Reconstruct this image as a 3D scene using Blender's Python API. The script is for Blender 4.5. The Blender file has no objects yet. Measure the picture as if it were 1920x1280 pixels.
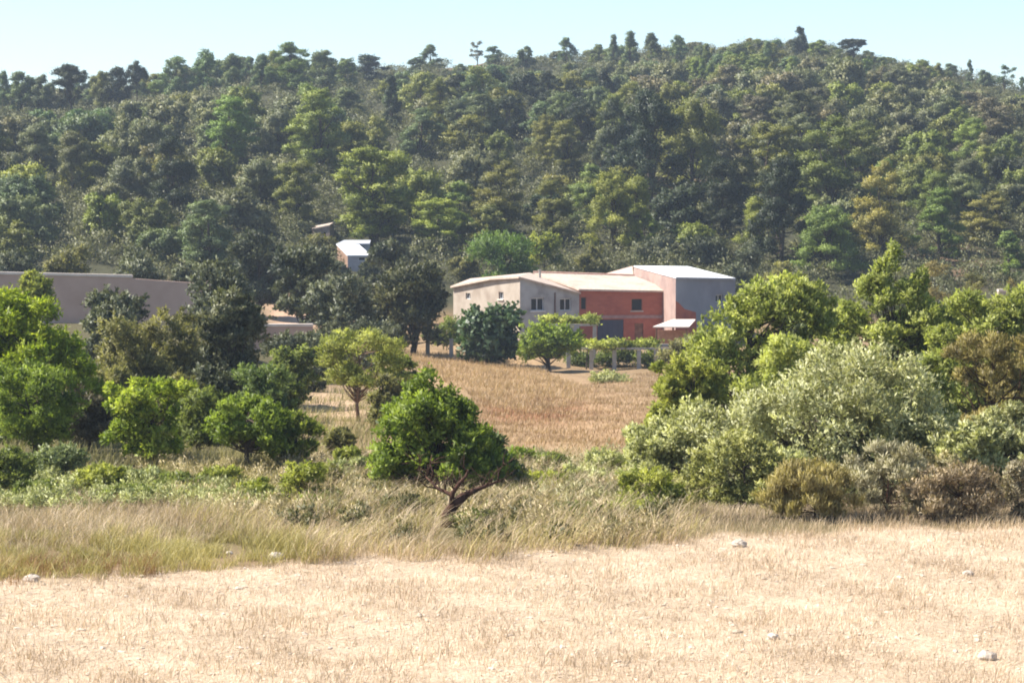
import bpy, math, random
import numpy as np
C = bpy.context.scene.collection
R = math.radians

# ------------------------------------------------------------------ camera, sky, sun, exposure
F = 4330.0                       # focal length in pixels of the 1920 x 1280 photograph
TP = 240.0 / F                   # eye level lies at row 400
PITCH = math.atan(TP)
scn = bpy.context.scene
cd = bpy.data.cameras.new('camera'); cam = bpy.data.objects.new('camera', cd); C.objects.link(cam)
cd.sensor_width = 36; cd.lens = F / 1920 * 36; cd.clip_start = 0.5; cd.clip_end = 3000
cam.rotation_euler = (math.pi / 2 - PITCH, 0, 0)
scn.camera = cam
SUN = np.array([-0.62, 0.03, 0.78]); SUN /= np.linalg.norm(SUN)
w = bpy.data.worlds.new('World'); scn.world = w; w.use_nodes = True
nt = w.node_tree; nt.nodes.clear()
sky = nt.nodes.new('ShaderNodeTexSky'); sky.sky_type = 'NISHITA'; sky.sun_disc = False
sky.sun_elevation = math.asin(SUN[2]); sky.sun_rotation = math.atan2(SUN[0], SUN[1])
sky.altitude = 600; sky.air_density = 1.0; sky.dust_density = 0.6; sky.ozone_density = 2.5
bg = nt.nodes.new('ShaderNodeBackground'); bg.inputs[1].default_value = 0.092
wo = nt.nodes.new('ShaderNodeOutputWorld')
nt.links.new(sky.outputs[0], bg.inputs[0]); nt.links.new(bg.outputs[0], wo.inputs[0])
sd = bpy.data.lights.new('sun', 'SUN'); sd.energy = 5.0; sd.angle = R(0.5); sd.color = (1, .95, .86)
so = bpy.data.objects.new('sun', sd); C.objects.link(so)
from mathutils import Vector
so.rotation_euler = Vector(SUN).to_track_quat('Z', 'Y').to_euler()
scn.view_settings.view_transform = 'Standard'; scn.view_settings.look = 'None'
scn.view_settings.exposure = 1.2; scn.view_settings.gamma = 1
scn.cycles.filter_width = 1.9
scn.cycles.max_bounces = 6; scn.cycles.diffuse_bounces = 3; scn.cycles.transmission_bounces = 4; scn.cycles.volume_bounces = 0

# ------------------------------------------------------------------ projection and terrain
cp, sp_ = math.cos(PITCH), math.sin(PITCH)
def W(u, v, Y):
    """world point that lies Y metres ahead on the sight line of photo pixel (u, v)"""
    a, b = (u - 960) / F, (640 - v) / F
    d = np.array([a, cp + b * sp_, -sp_ + b * cp])
    return d * (Y / d[1])
def uv(x, y, z):
    dep = y * cp - z * sp_
    return 960 + F * x / dep, 640 - F * (y * sp_ + z * cp) / dep
def sm(a):
    a = np.clip(a, 0, 1); return a * a * (3 - 2 * a)
PY = [-80, 2, 18, 27, 42, 46, 52, 60, 80, 110, 135, 150, 175, 200]
PZ = [-1.6, -1.6, -5.2, -5.5, -5.55, -5.75, -5.9, -6.2, -7.0, -8.2, -9.2, -9.25, -8.8, -8.6]
RU = [-600, -200, 0, 130, 250, 330, 430, 540, 700, 800, 870, 950, 1050, 1180, 1300, 1450, 1550, 1650, 1750, 1850, 1920, 2100, 2500]
RV = [230, 190, 185, 188, 175, 158, 145, 138, 150, 133, 124, 122, 122, 106, 101, 95, 98, 122, 142, 160, 172, 200, 240]
YU = [-600, 0, 540, 870, 1200, 1920, 2500]; YV = [320, 330, 360, 400, 420, 400, 380]
def H(x, y):
    x = np.asarray(x, float); y = np.asarray(y, float)
    t = x / np.maximum(y, 20); u = 960 + F * t
    z = np.interp(y, PY, PZ)
    lat = np.interp(x, [-60, -40, -22, -8, 0, 12, 40], [3.6, 3.3, 2.7, 0.9, 0.15, -0.1, 0.6])
    z = z + lat * sm((y - 72) / 50)
    z = z + .05 * np.sin(x * 1.3 + y * .4) * sm((y - 42) / 6) + .04 * np.sin(x * .7 - y * 1.1)
    yr = np.interp(u, YU, YV); zr = -(np.interp(u, RU, RV) - 400) / F * yr
    s = (y - 172) / (yr - 172)
    foot = np.interp(172., PY, PZ) + lat
    sc = np.clip(s, 0, 1)
    zh = foot + (zr - foot) * (sc + .22 * sc * (1 - sc)) - np.maximum(y - yr, 0) * .12
    zh = zh + sm(s * 4) * (.5 * np.sin(x * .17 + 1) * np.sin(y * .13) + .35 * np.sin(x * .4 + y * .21))
    return np.where(s > 0, zh, z)
def hit(u, v):
    """first ground point on the sight line of pixel (u, v)"""
    ys = np.arange(22, 520, .25)
    a, b = (u - 960) / F, (640 - v) / F
    d = np.array([a, cp + b * sp_, -sp_ + b * cp]); k = ys / d[1]
    h = H(d[0] * k, ys); below = np.nonzero(d[2] * k <= h)[0]
    i = below[0] if len(below) else len(ys) - 1
    return np.array([d[0] * k[i], ys[i], h[i]])
def ground(u, Y):
    x = (u - 960) / F * Y * 1.002
    return np.array([x, Y, float(H(x, Y))])

# ------------------------------------------------------------------ materials
def N(t, kind, **kw):
    n = t.nodes.new(kind)
    for k, v in kw.items(): setattr(n, k, v)
    return n
def rgba(c): return (c[0], c[1], c[2], 1)
def new_mat(name):
    m = bpy.data.materials.new(name); m.use_nodes = True; t = m.node_tree; t.nodes.clear()
    return m, t, N(t, 'ShaderNodeOutputMaterial')
def mixc(t, fac, a, b, mode='MIX'):
    n = N(t, 'ShaderNodeMix', data_type='RGBA', blend_type=mode)
    for sock, val in ((n.inputs[0], fac), (n.inputs[6], a), (n.inputs[7], b)):
        if hasattr(val, 'links'): t.links.new(val, sock)
        elif isinstance(val, (int, float)): sock.default_value = val
        else: sock.default_value = rgba(val)
    return n.outputs[2]
def noise(t, scale, detail=4, coord='Object', rough=.55):
    tc = N(t, 'ShaderNodeTexCoord'); n = N(t, 'ShaderNodeTexNoise')
    n.inputs['Scale'].default_value = scale; n.inputs['Detail'].default_value = detail; n.inputs['Roughness'].default_value = rough
    t.links.new(tc.outputs[coord], n.inputs['Vector'])
    return n.outputs['Fac']
def ramp(t, fac, a, b):
    n = N(t, 'ShaderNodeMapRange'); n.inputs[1].default_value = a; n.inputs[2].default_value = b
    t.links.new(fac, n.inputs[0]); return n.outputs[0]
def surf(name, c1, c2, scale=3, rough=.9, bump=.0, spec=.2, c3=None, scale3=.6):
    m, t, o = new_mat(name); p = N(t, 'ShaderNodeBsdfPrincipled')
    col = mixc(t, ramp(t, noise(t, scale), .35, .65), c1, c2)
    if c3: col = mixc(t, ramp(t, noise(t, scale3, 5), .52, .7), col, c3)
    t.links.new(col, p.inputs['Base Color']); p.inputs['Roughness'].default_value = rough
    p.inputs['Specular IOR Level'].default_value = spec
    if bump:
        b = N(t, 'ShaderNodeBump'); b.inputs['Strength'].default_value = bump; b.inputs['Distance'].default_value = .05
        t.links.new(noise(t, scale * 4), b.inputs['Height']); t.links.new(b.outputs[0], p.inputs['Normal'])
    t.links.new(p.outputs[0], o.inputs[0]); return m
def foliage(name, a=None, b=None, transl=.3, jitter=.35, spec=.25):
    """leaf colour from a (tint 0) to b (tint 1); without a and b it follows the object's own colour"""
    m, t, o = new_mat(name)
    at = N(t, 'ShaderNodeAttribute', attribute_name='tint')
    if a is None:
        oi = N(t, 'ShaderNodeObjectInfo')
        a = mixc(t, 1.0, oi.outputs['Color'], (.76, .80, .86), 'MULTIPLY'); b = mixc(t, 1.0, oi.outputs['Color'], (1.32, 1.27, 1.05), 'MULTIPLY')
    col = mixc(t, at.outputs['Fac'], a, b)
    ge = N(t, 'ShaderNodeNewGeometry'); hs = N(t, 'ShaderNodeHueSaturation')
    v = N(t, 'ShaderNodeMapRange'); v.inputs[3].default_value = 1 - jitter; v.inputs[4].default_value = 1 + jitter
    t.links.new(ge.outputs['Random Per Island'], v.inputs[0]); t.links.new(v.outputs[0], hs.inputs['Value']); t.links.new(col, hs.inputs['Color'])
    p = N(t, 'ShaderNodeBsdfPrincipled'); p.inputs['Roughness'].default_value = .5; p.inputs['Specular IOR Level'].default_value = spec
    tr = N(t, 'ShaderNodeBsdfTranslucent'); mx = N(t, 'ShaderNodeMixShader'); mx.inputs[0].default_value = transl
    t.links.new(hs.outputs[0], p.inputs['Base Color']); t.links.new(mixc(t, 1.0, hs.outputs[0], (1.15, 1.2, .75), 'MULTIPLY'), tr.inputs[0])
    t.links.new(p.outputs[0], mx.inputs[1]); t.links.new(tr.outputs[0], mx.inputs[2]); t.links.new(mx.outputs[0], o.inputs[0])
    return m
BARK = surf('bark', (.045, .032, .024), (.10, .075, .058), 8, .95, .5)
BARK_RED = surf('dead wood', (.035, .018, .013), (.09, .045, .03), 9, .95, .4)
HILLF = foliage('hill foliage', jitter=.22, transl=.22)

# ------------------------------------------------------------------ mesh building
def mesh_obj(name, verts, faces, mat, parent=None, tint=None, smooth=False):
    """faces: list of (k, index array n x k)"""
    me = bpy.data.meshes.new(name)
    verts = np.asarray(verts, np.float32); norms = None
    if verts.shape[1] == 6: norms = np.ascontiguousarray(verts[:, 3:]); verts = np.ascontiguousarray(verts[:, :3]); smooth = True
    me.vertices.add(len(verts)); me.vertices.foreach_set('co', verts.ravel())
    loops = np.concatenate([np.asarray(f, np.int32).ravel() for f in faces])
    sizes = np.concatenate([np.full(len(f), np.asarray(f).shape[1], np.int32) for f in faces])
    starts = np.concatenate([[0], np.cumsum(sizes)[:-1]]).astype(np.int32)
    me.loops.add(len(loops)); me.loops.foreach_set('vertex_index', loops)
    me.polygons.add(len(sizes)); me.polygons.foreach_set('loop_start', starts)
    me.polygons.foreach_set('use_smooth', np.full(len(sizes), bool(smooth)))
    me.update(calc_edges=True)
    if norms is not None: me.attributes.new('custom_normal', 'FLOAT_VECTOR', 'POINT').data.foreach_set('vector', norms.ravel())
    if tint is not None:
        a = me.attributes.new('tint', 'FLOAT', 'FACE'); a.data.foreach_set('value', np.asarray(tint, np.float32))
    me.materials.append(mat)
    o = bpy.data.objects.new(name, me); C.objects.link(o)
    if parent: o.parent = parent
    return o
class MB:
    """collects boxes, quads and tubes for one mesh"""
    def __init__(s): s.v = []; s.f = {}
    def add(s, vs, fs):
        b = len(s.v); s.v.extend([tuple(map(float, p)) for p in vs])
        for f in fs: s.f.setdefault(len(f), []).append([b + i for i in f])
    def quad(s, *p): s.add(p, [tuple(range(len(p)))])
    def prism(s, bottom, top):
        n = len(bottom); s.add(list(bottom) + list(top), [tuple(range(n))[::-1], tuple(range(n, 2 * n))] + [(i, (i + 1) % n, n + (i + 1) % n, n + i) for i in range(n)])
    def slab(s, pts, th):
        pts = [np.asarray(p, float) for p in pts]; s.prism([p - np.array([0, 0, th]) for p in pts], pts)
    def box(s, lo, hi, ax=None):
        """box in a frame ax = (origin, s direction, n direction)"""
        pts = []
        for z in (lo[2], hi[2]):
            for a, b in ((lo[0], lo[1]), (hi[0], lo[1]), (hi[0], hi[1]), (lo[0], hi[1])):
                pts.append((a, b, z) if ax is None else ax[0] + ax[1] * a + ax[2] * b + np.array([0, 0, z]))
        s.prism(pts[:4], pts[4:])
    def tube(s, pts, radii, n=7):
        pts = [np.asarray(p, float) for p in pts]; vs = []; fs = []
        for i, p in enumerate(pts):
            d = pts[min(i + 1, len(pts) - 1)] - pts[max(i - 1, 0)]; d /= np.linalg.norm(d) + 1e-9
            a = np.cross(d, (.3, .9, .2)); a /= np.linalg.norm(a) + 1e-9; b = np.cross(d, a)
            for k in range(n):
                g = 2 * math.pi * k / n; vs.append(p + radii[i] * (a * math.cos(g) + b * math.sin(g)))
        for i in range(len(pts) - 1):
            for k in range(n): fs.append((i * n + k, i * n + (k + 1) % n, (i + 1) * n + (k + 1) % n, (i + 1) * n + k))
        fs.append(tuple(range(n))[::-1]); fs.append(tuple(range((len(pts) - 1) * n, len(pts) * n)))
        s.add(vs, fs)
    def build(s, name, mat, parent=None, smooth=False):
        return mesh_obj(name, s.v, [np.array(f) for f in s.f.values()], mat, parent, None, smooth)
def tag(o, label=None, cat=None, group=None, kind=None):
    for k, v in (('label', label), ('category', cat), ('group', group), ('kind', kind)):
        if v: o[k] = v
    return o
def thing(name, label, cat, loc=(0, 0, 0), group=None, rz=0, scale=None):
    o = bpy.data.objects.new(name, None); o.empty_display_size = .2; C.objects.link(o)
    o.location = [float(c) for c in loc]; o.rotation_euler = (0, 0, rz)
    if scale is not None: o.scale = scale
    return tag(o, label, cat, group)

# ------------------------------------------------------------------ foliage
def unit(a): return a / (np.linalg.norm(a, axis=-1, keepdims=True) + 1e-9)
def leaf_quads(p, d, ln, wd, rng, n):
    """diamond leaves; n is the way the crown faces at each leaf, blended with the leaf's own normal"""
    k = len(p); d = unit(d); side = unit(np.cross(d, rng.normal(size=(k, 3))))
    ln = np.broadcast_to(ln, (k,))[:, None]; wd = np.broadcast_to(wd, (k,))[:, None]
    g = np.cross(side, d); flip = np.where((g * n).sum(1, keepdims=True) < 0, -1, 1); g = g * flip; side = side * flip
    v = np.stack([p, p + d * ln * .5 + side * wd * .5, p + d * ln - g * ln * .1, p + d * ln * .5 - side * wd * .5], 1)
    nn = np.repeat(unit(n + .45 * g)[:, None], 4, 1)
    return np.concatenate([v, nn], 2).reshape(-1, 6), np.arange(4 * k).reshape(k, 4)
def crown_arrays(clumps, n, ln, wd, rng, up=.35, out=.7, rnd=.7, subs=14, subr=.42, core=.22, drop=.0, spray=.3, nw=1.):
    """n leaves spread over tufts that sit on the shells of the clumps (x, y, z, rx, ry, rz)"""
    cl = np.asarray(clumps, float); area = (cl[:, 3] * cl[:, 5]) ** 1.0
    ct = rng.uniform(.1, .75, len(cl))
    sc, sr, st, wgt, so, sk, sR = [], [], [], [], [], [], []
    for c, a, tn in zip(cl, area, ct):
        k = max(4, int(subs)); d = unit(rng.normal(size=(k, 3))); d[:, 2] = np.where(d[:, 2] < -.55, -d[:, 2], d[:, 2])
        rr = rng.uniform(.55, 1.0, (k, 1)); inner = rng.random((k, 1)) < core; rr = np.where(inner, rng.uniform(.1, .6, (k, 1)), rr)
        so.append(d); sk.append(np.tile(c[:3], (k, 1))); sR.append(np.tile(c[3:], (k, 1))); sc.append(c[:3] + d * c[3:] * rr); sr.append(np.outer(rng.uniform(.7, 1.25, k) * subr, c[3:])); st.append(np.clip(tn + rng.normal(0, .17, k), 0, 1)); wgt.append(np.full(k, a) * rng.uniform(.6, 1.3, k))
    sc, sr, st, wgt, so, sk, sR = map(np.concatenate, (sc, sr, st, wgt, so, sk, sR))
    i = rng.choice(len(sc), n, p=wgt / wgt.sum())
    d = unit(rng.normal(size=(n, 3)) + np.array([0, 0, .25])); r = rng.uniform(0, 1, (n, 1)) ** .45
    p = sc[i] + d * sr[i] * r
    if spray:                                        # leaves strung along twigs that stick out of each tuft
        tw = unit(so[:, None] + rng.normal(size=(len(sc), 3, 3)) * .55 + np.array([0, 0, up * .8])); q = rng.random(n) < spray
        j = rng.integers(0, 3, n); e = tw[i, j]; p = np.where(q[:, None], sc[i] + sr[i] * e * rng.uniform(.4, 2.1, (n, 1)) + rng.normal(size=(n, 3)) * sr[i] * .1, p); d = np.where(q[:, None], unit(e + .7 * d), d)
    dirs = out * d + np.array([0, 0, up - drop]) + rnd * rng.normal(size=(n, 3)) * .6
    nrm = nw * unit(.6 * (p - sk[i]) / sR[i] + .55 * (p - sc[i]) / sr[i] + np.array([0, 0, .15]))
    v, f = leaf_quads(p, dirs, ln * rng.uniform(.65, 1.3, n), wd * rng.uniform(.7, 1.25, n), rng, nrm)
    return v, f, np.clip(st[i] + rng.normal(0, .1, n), 0, 1)
def dome_clumps(w, h, z0, k, rng, rc=.3, flat=.8, depth=None, top=.75, skew=0.):
    """clumps filling a lumpy dome w wide and h high whose underside lies z0 up"""
    out = []; dp = depth or w; p1, p2, p3 = rng.uniform(0, 6.28, 3)
    for i in range(k):
        zf = rng.uniform(.05, 1); a = rng.uniform(0, 2 * math.pi)
        env = math.sqrt(max(.05, 1 - (zf * top) ** 2.4)) * (.65 + .35 * min(1, zf * 3 + .2)); env *= 1 + .16 * math.sin(2 * a + p2 + zf * 3) + .14 * math.sin(zf * 7 + p3)
        q = math.sqrt(rng.uniform(.15, 1)) * env
        r = rc * rng.uniform(.75, 1.25)
        lx = w * (.09 * math.sin(p1) * (1 - zf) + skew * (.45 - zf)); x, y = lx + math.cos(a) * q * (w / 2) * (1 - r * .8), math.sin(a) * q * (dp / 2) * (1 - r * .8)
        z = z0 + (h - z0) * zf * .86
        out.append((x, y, max(z, z0 + .1), w / 2 * r, dp / 2 * r, w / 2 * r * flat))
    return out
def outline(pts, k, rc, depth=.7, low=.0):
    """clumps under an uneven outline: pts (place along the width -.5 to .5, share of the full height)"""
    px, pz = [p[0] for p in pts], [p[1] for p in pts]
    def make(rng, h, w):
        out = []
        while len(out) < k:
            x = rng.uniform(-.5, .5); t = np.interp(x, px, pz); r = rc * rng.uniform(.7, 1.3); zr = rng.uniform(low, 1) ** .7
            if rng.random() > .25 + .75 * t: continue
            y = rng.uniform(-1, 1) * math.sqrt(max(.05, 1 - (2 * x) ** 2 * .8)) * depth / 2 * math.sqrt(max(.08, 1 - zr ** 2.5))
            z = max(t * h * zr - w * r * .5, .08); out.append((x * w * (1 - r), y * w, z, w * r * .5, w * r * .5, w * r * .42))
        return out
    return make
def prof(u0, u1, vb, vt, pts): return [((u - (u0 + u1) / 2) / (u1 - u0), (vb - v) / (vb - vt)) for u, v in pts]
def limbs(mb, base, clumps, r0, rng, lean=0, fork=.3, n=6, every=1, thin=.22):
    """a trunk from the base to the middle of the clumps and a limb into each"""
    cl = np.asarray(clumps); top = np.array([cl[:, 0].mean() * .5, cl[:, 1].mean() * .5, cl[:, 2].max() * .9])
    zf = max(.05, cl[:, 2].min() * fork)
    pts = [np.array([0, 0, -.15]), np.array([rng.normal() * r0 * .5 + lean, rng.normal() * r0 * .5, zf]), np.array([rng.normal() * r0 + lean, rng.normal() * r0, (zf + top[2]) / 2]), top]
    mb.tube([base + p for p in pts], [r0 * 1.25, r0, r0 * .6, r0 * .12], n)
    for c in cl[::every]:
        z = rng.uniform(zf, max(zf + .05, min(c[2], top[2])) * .95 + .001); k = np.clip(z / top[2], 0, 1)
        s = pts[1] * (1 - k) + top * k; s[2] = z
        m = (s + c[:3]) / 2 + rng.normal(size=3) * .08 * np.linalg.norm(c[:3] - s) - np.array([0, 0, .05])
        mb.tube([base + s, base + m, base + c[:3]], [r0 * .42, r0 * thin, r0 * .06], 5)

def plant(name, label, cat, u, Y, v_top, width_px, leaf, n, mat, seed, shape='dome', z0=.12, k=16, rc=.34, ln=.1, wd=.05, trunk=.07, sink=0., off=0., group=None,
          up=.35, subs=14, subr=.42, core=.22, depth=1., part='crown', stem='trunk', bark=None, flat=.8, clumps=None, fork=.3, drop=0., top=.75, skew=0., spray=.55, nw=.45):
    rng = np.random.default_rng(seed); g = ground(u + off, Y); g[2] -= sink
    h = W(u, v_top, Y)[2] - g[2]; wd_m = width_px * Y / F
    cl = clumps(rng, h, wd_m) if clumps else dome_clumps(wd_m, h, z0 * h, k, rng, rc, flat, wd_m * depth, top, skew)
    t = thing(name, label, cat, g, group); n = int(n * 1.2); ln *= .9; wd *= .88
    if off:
        cl = [(c[0] - off * Y / F, *c[1:]) for c in cl]
    v, f, ti = crown_arrays(cl, n, ln, wd, rng, up=up, subs=subs, subr=subr, core=core, drop=drop, spray=spray, nw=nw)
    mesh_obj(part, v, [f], mat, t, ti)
    if trunk:
        mb = MB(); limbs(mb, np.zeros(3), cl, trunk, rng, fork=fork); mb.build(stem, bark or BARK, t, True)
    return t

# ------------------------------------------------------------------ ground sheet
def in_poly(u, v, poly):
    u = np.asarray(u); v = np.asarray(v); ins = np.zeros(u.shape, bool); n = len(poly)
    for i in range(n):
        x1, y1 = poly[i]; x2, y2 = poly[(i + 1) % n]
        c = ((y1 > v) != (y2 > v)) & (u < (x2 - x1) * (v - y1) / (y2 - y1 + 1e-9) + x1); ins ^= c
    return ins
def field_edge(x):            # the far edge of the stubble field, metres ahead
    return np.interp(x, [-12, -7.5, -5.5, -3, 0, 3, 6, 9.5, 14], [33.5, 34.4, 35.0, 36.6, 37.4, 39.2, 40.6, 41.2, 41.5]) + .25 * np.sin(x * 2.1) + .15 * np.sin(x * 5.3 + 1)
GEARTH = []
def build_ground():
    ys = np.concatenate([np.linspace(-60, 20, 20), np.linspace(21, 60, 150), np.geomspace(60.6, 175, 130), np.linspace(176, 440, 150), np.linspace(450, 1400, 20)])
    q = np.linspace(-1, 1, 281); ts = .16 * q + .74 * q ** 5
    Y, T = np.meshgrid(ys, ts, indexing='ij'); X = T * (np.maximum(Y, 0) + 42)
    Z = H(X, Y); n, m = Y.shape
    v = np.stack([X, Y, Z], -1).reshape(-1, 3)
    a = np.arange(n * m).reshape(n, m)
    f = np.stack([a[:-1, :-1], a[:-1, 1:], a[1:, 1:], a[1:, :-1]], -1).reshape(-1, 4)
    U, V = uv(X, np.maximum(Y, 5), Z)
    col = np.zeros((n, m, 3)); col[:] = (.24, .17, .10)                     # dry earth with grass
    fe = field_edge(X); k = sm((fe - Y) / .5 + .5)[..., None]
    weed = sm((Y - 36) / 4)[..., None] * sm((58 - Y) / 6)[..., None]
    col = col * (1 - weed) + np.array([.18, .15, .08]) * weed
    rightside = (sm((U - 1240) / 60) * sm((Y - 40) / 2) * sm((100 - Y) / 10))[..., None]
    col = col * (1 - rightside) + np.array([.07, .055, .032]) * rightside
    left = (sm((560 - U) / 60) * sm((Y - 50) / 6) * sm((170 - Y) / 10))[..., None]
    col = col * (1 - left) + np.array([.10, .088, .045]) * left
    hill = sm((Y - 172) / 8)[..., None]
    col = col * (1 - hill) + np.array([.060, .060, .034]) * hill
    def patch(pu, pv, ru, rv, c, y0=0, y1=9999):
        nonlocal col
        e = sm(1.35 - np.sqrt(((U - pu) / ru) ** 2 + ((V - pv) / rv) ** 2))[..., None] * ((Y > y0) & (Y < y1))[..., None]
        col = col * (1 - e) + np.array(c) * e
    patch(620, 765, 75, 40, (.46, .33, .22), 55, 130)
    patch(900, 690, 170, 60, (.36, .245, .14), 70, 160)
    patch(1080, 790, 190, 90, (.35, .235, .14), 55, 140)
    patch(1000, 772, 120, 26, (.24, .12, .065), 60, 140)
    patch(890, 140, 70, 24, (.22, .16, .105), 200, 600)
    patch(1275, 355, 45, 28, (.42, .27, .19), 200, 600)
    patch(1895, 262, 30, 16, (.45, .30, .18), 200, 600)
    patch(550, 590, 60, 36, (.48, .32, .22), 100, 260)
    patch(1180, 650, 150, 20, (.28, .20, .13), 125, 175)
    patch(1790, 500, 90, 50, (.15, .105, .068), 120, 260)
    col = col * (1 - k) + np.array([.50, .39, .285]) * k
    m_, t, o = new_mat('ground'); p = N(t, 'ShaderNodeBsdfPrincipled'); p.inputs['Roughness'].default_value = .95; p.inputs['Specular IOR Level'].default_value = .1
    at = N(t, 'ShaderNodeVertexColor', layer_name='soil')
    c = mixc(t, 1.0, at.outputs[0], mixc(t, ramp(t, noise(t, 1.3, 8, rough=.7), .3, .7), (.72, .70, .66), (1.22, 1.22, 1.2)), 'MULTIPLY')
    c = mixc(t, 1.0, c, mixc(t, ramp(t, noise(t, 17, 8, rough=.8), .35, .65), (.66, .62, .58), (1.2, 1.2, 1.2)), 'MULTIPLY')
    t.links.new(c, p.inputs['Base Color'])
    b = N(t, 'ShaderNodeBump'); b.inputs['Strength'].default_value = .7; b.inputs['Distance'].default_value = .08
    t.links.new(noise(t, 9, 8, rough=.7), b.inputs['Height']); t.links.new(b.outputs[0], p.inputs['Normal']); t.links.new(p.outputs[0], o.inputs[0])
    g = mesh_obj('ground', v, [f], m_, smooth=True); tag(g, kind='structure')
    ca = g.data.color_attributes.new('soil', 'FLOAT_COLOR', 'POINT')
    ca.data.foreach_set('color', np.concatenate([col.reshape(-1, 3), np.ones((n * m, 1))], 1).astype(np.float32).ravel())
build_ground()

# ------------------------------------------------------------------ buildings
def plain(name, c, rough=.8, spec=.3): return surf(name, [x * .92 for x in c], [min(1, x * 1.08) for x in c], 2, rough, 0, spec)
CREAM = surf('cream render', (.33, .275, .22), (.40, .34, .28), 1.2, .95, .2, c3=(.24, .185, .145), scale3=.5)
GREYW = surf('grey cement render', (.29, .29, .285), (.37, .37, .36), 1.5, .95, .2, c3=(.20, .195, .19), scale3=.7)
PINKW = surf('pink render', (0.330, 0.218, 0.185), (0.383, 0.271, 0.231), 1, .95, .2, c3=(0.264, 0.185, 0.165))
BLUEW = surf('blue grey render', (0.186, 0.198, 0.229), (0.223, 0.236, 0.267), .6, .95, .1, c3=(0.161, 0.155, 0.180), scale3=.25)
MAUVE = surf('mauve brown render', (.40, .27, .21), (.48, .335, .265), .5, .95, .2, c3=(.32, .21, .165), scale3=.25)
STONE = surf('rubble stone', (0.180, 0.137, 0.115), (0.302, 0.238, 0.202), 4, .95, .6)
TILE = surf('pale roof tile', (0.406, 0.308, 0.242), (0.512, 0.420, 0.341), 5, .9, .3, c3=(0.361, 0.262, 0.203), scale3=.8)
WHITE_METAL = surf('white sheet metal', (.78, .77, .76), (.86, .86, .86), .7, .45, 0, .4)
CONCRETE = surf('concrete', (0.302, 0.281, 0.252), (0.396, 0.367, 0.331), 4, .9, .3)
COPING = surf('pale coping', (0.561, 0.468, 0.383), (0.680, 0.578, 0.493), 2, .9)
DARK = plain('dark room', (.012, .012, .014)); GLASS = plain('window glass', (.012, .013, .016), .35, .25)
FRAME = plain('white frame', (.55, .55, .55)); STEEL_DOOR = surf('blue grey steel', (.045, .05, .075), (.065, .07, .10), .8, .6); WOOD = surf('brown wood', (.16, .08, .05), (.24, .13, .08), 5, .9)
def brick():
    m, t, o = new_mat('red brick'); p = N(t, 'ShaderNodeBsdfPrincipled'); p.inputs['Roughness'].default_value = .95; p.inputs['Specular IOR Level'].default_value = .1
    tc = N(t, 'ShaderNodeTexCoord'); mp = N(t, 'ShaderNodeMapping'); mp.inputs['Rotation'].default_value = (R(90), 0, 0)
    b = N(t, 'ShaderNodeTexBrick'); b.inputs['Scale'].default_value = 1; b.inputs['Brick Width'].default_value = .33; b.inputs['Row Height'].default_value = .14; b.inputs['Mortar Size'].default_value = .012
    b.inputs['Color1'].default_value = (.38, .120, .075, 1); b.inputs['Color2'].default_value = (.31, .096, .062, 1); b.inputs['Mortar'].default_value = (.30, .12, .09, 1)
    t.links.new(tc.outputs['Object'], mp.inputs[0]); t.links.new(mp.outputs[0], b.inputs[0])
    c = mixc(t, ramp(t, noise(t, .8, 6), .5, .75), b.outputs[0], (.25, .078, .056))
    t.links.new(c, p.inputs[0]); t.links.new(p.outputs[0], o.inputs[0]); return m
BRICK = brick()

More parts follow.
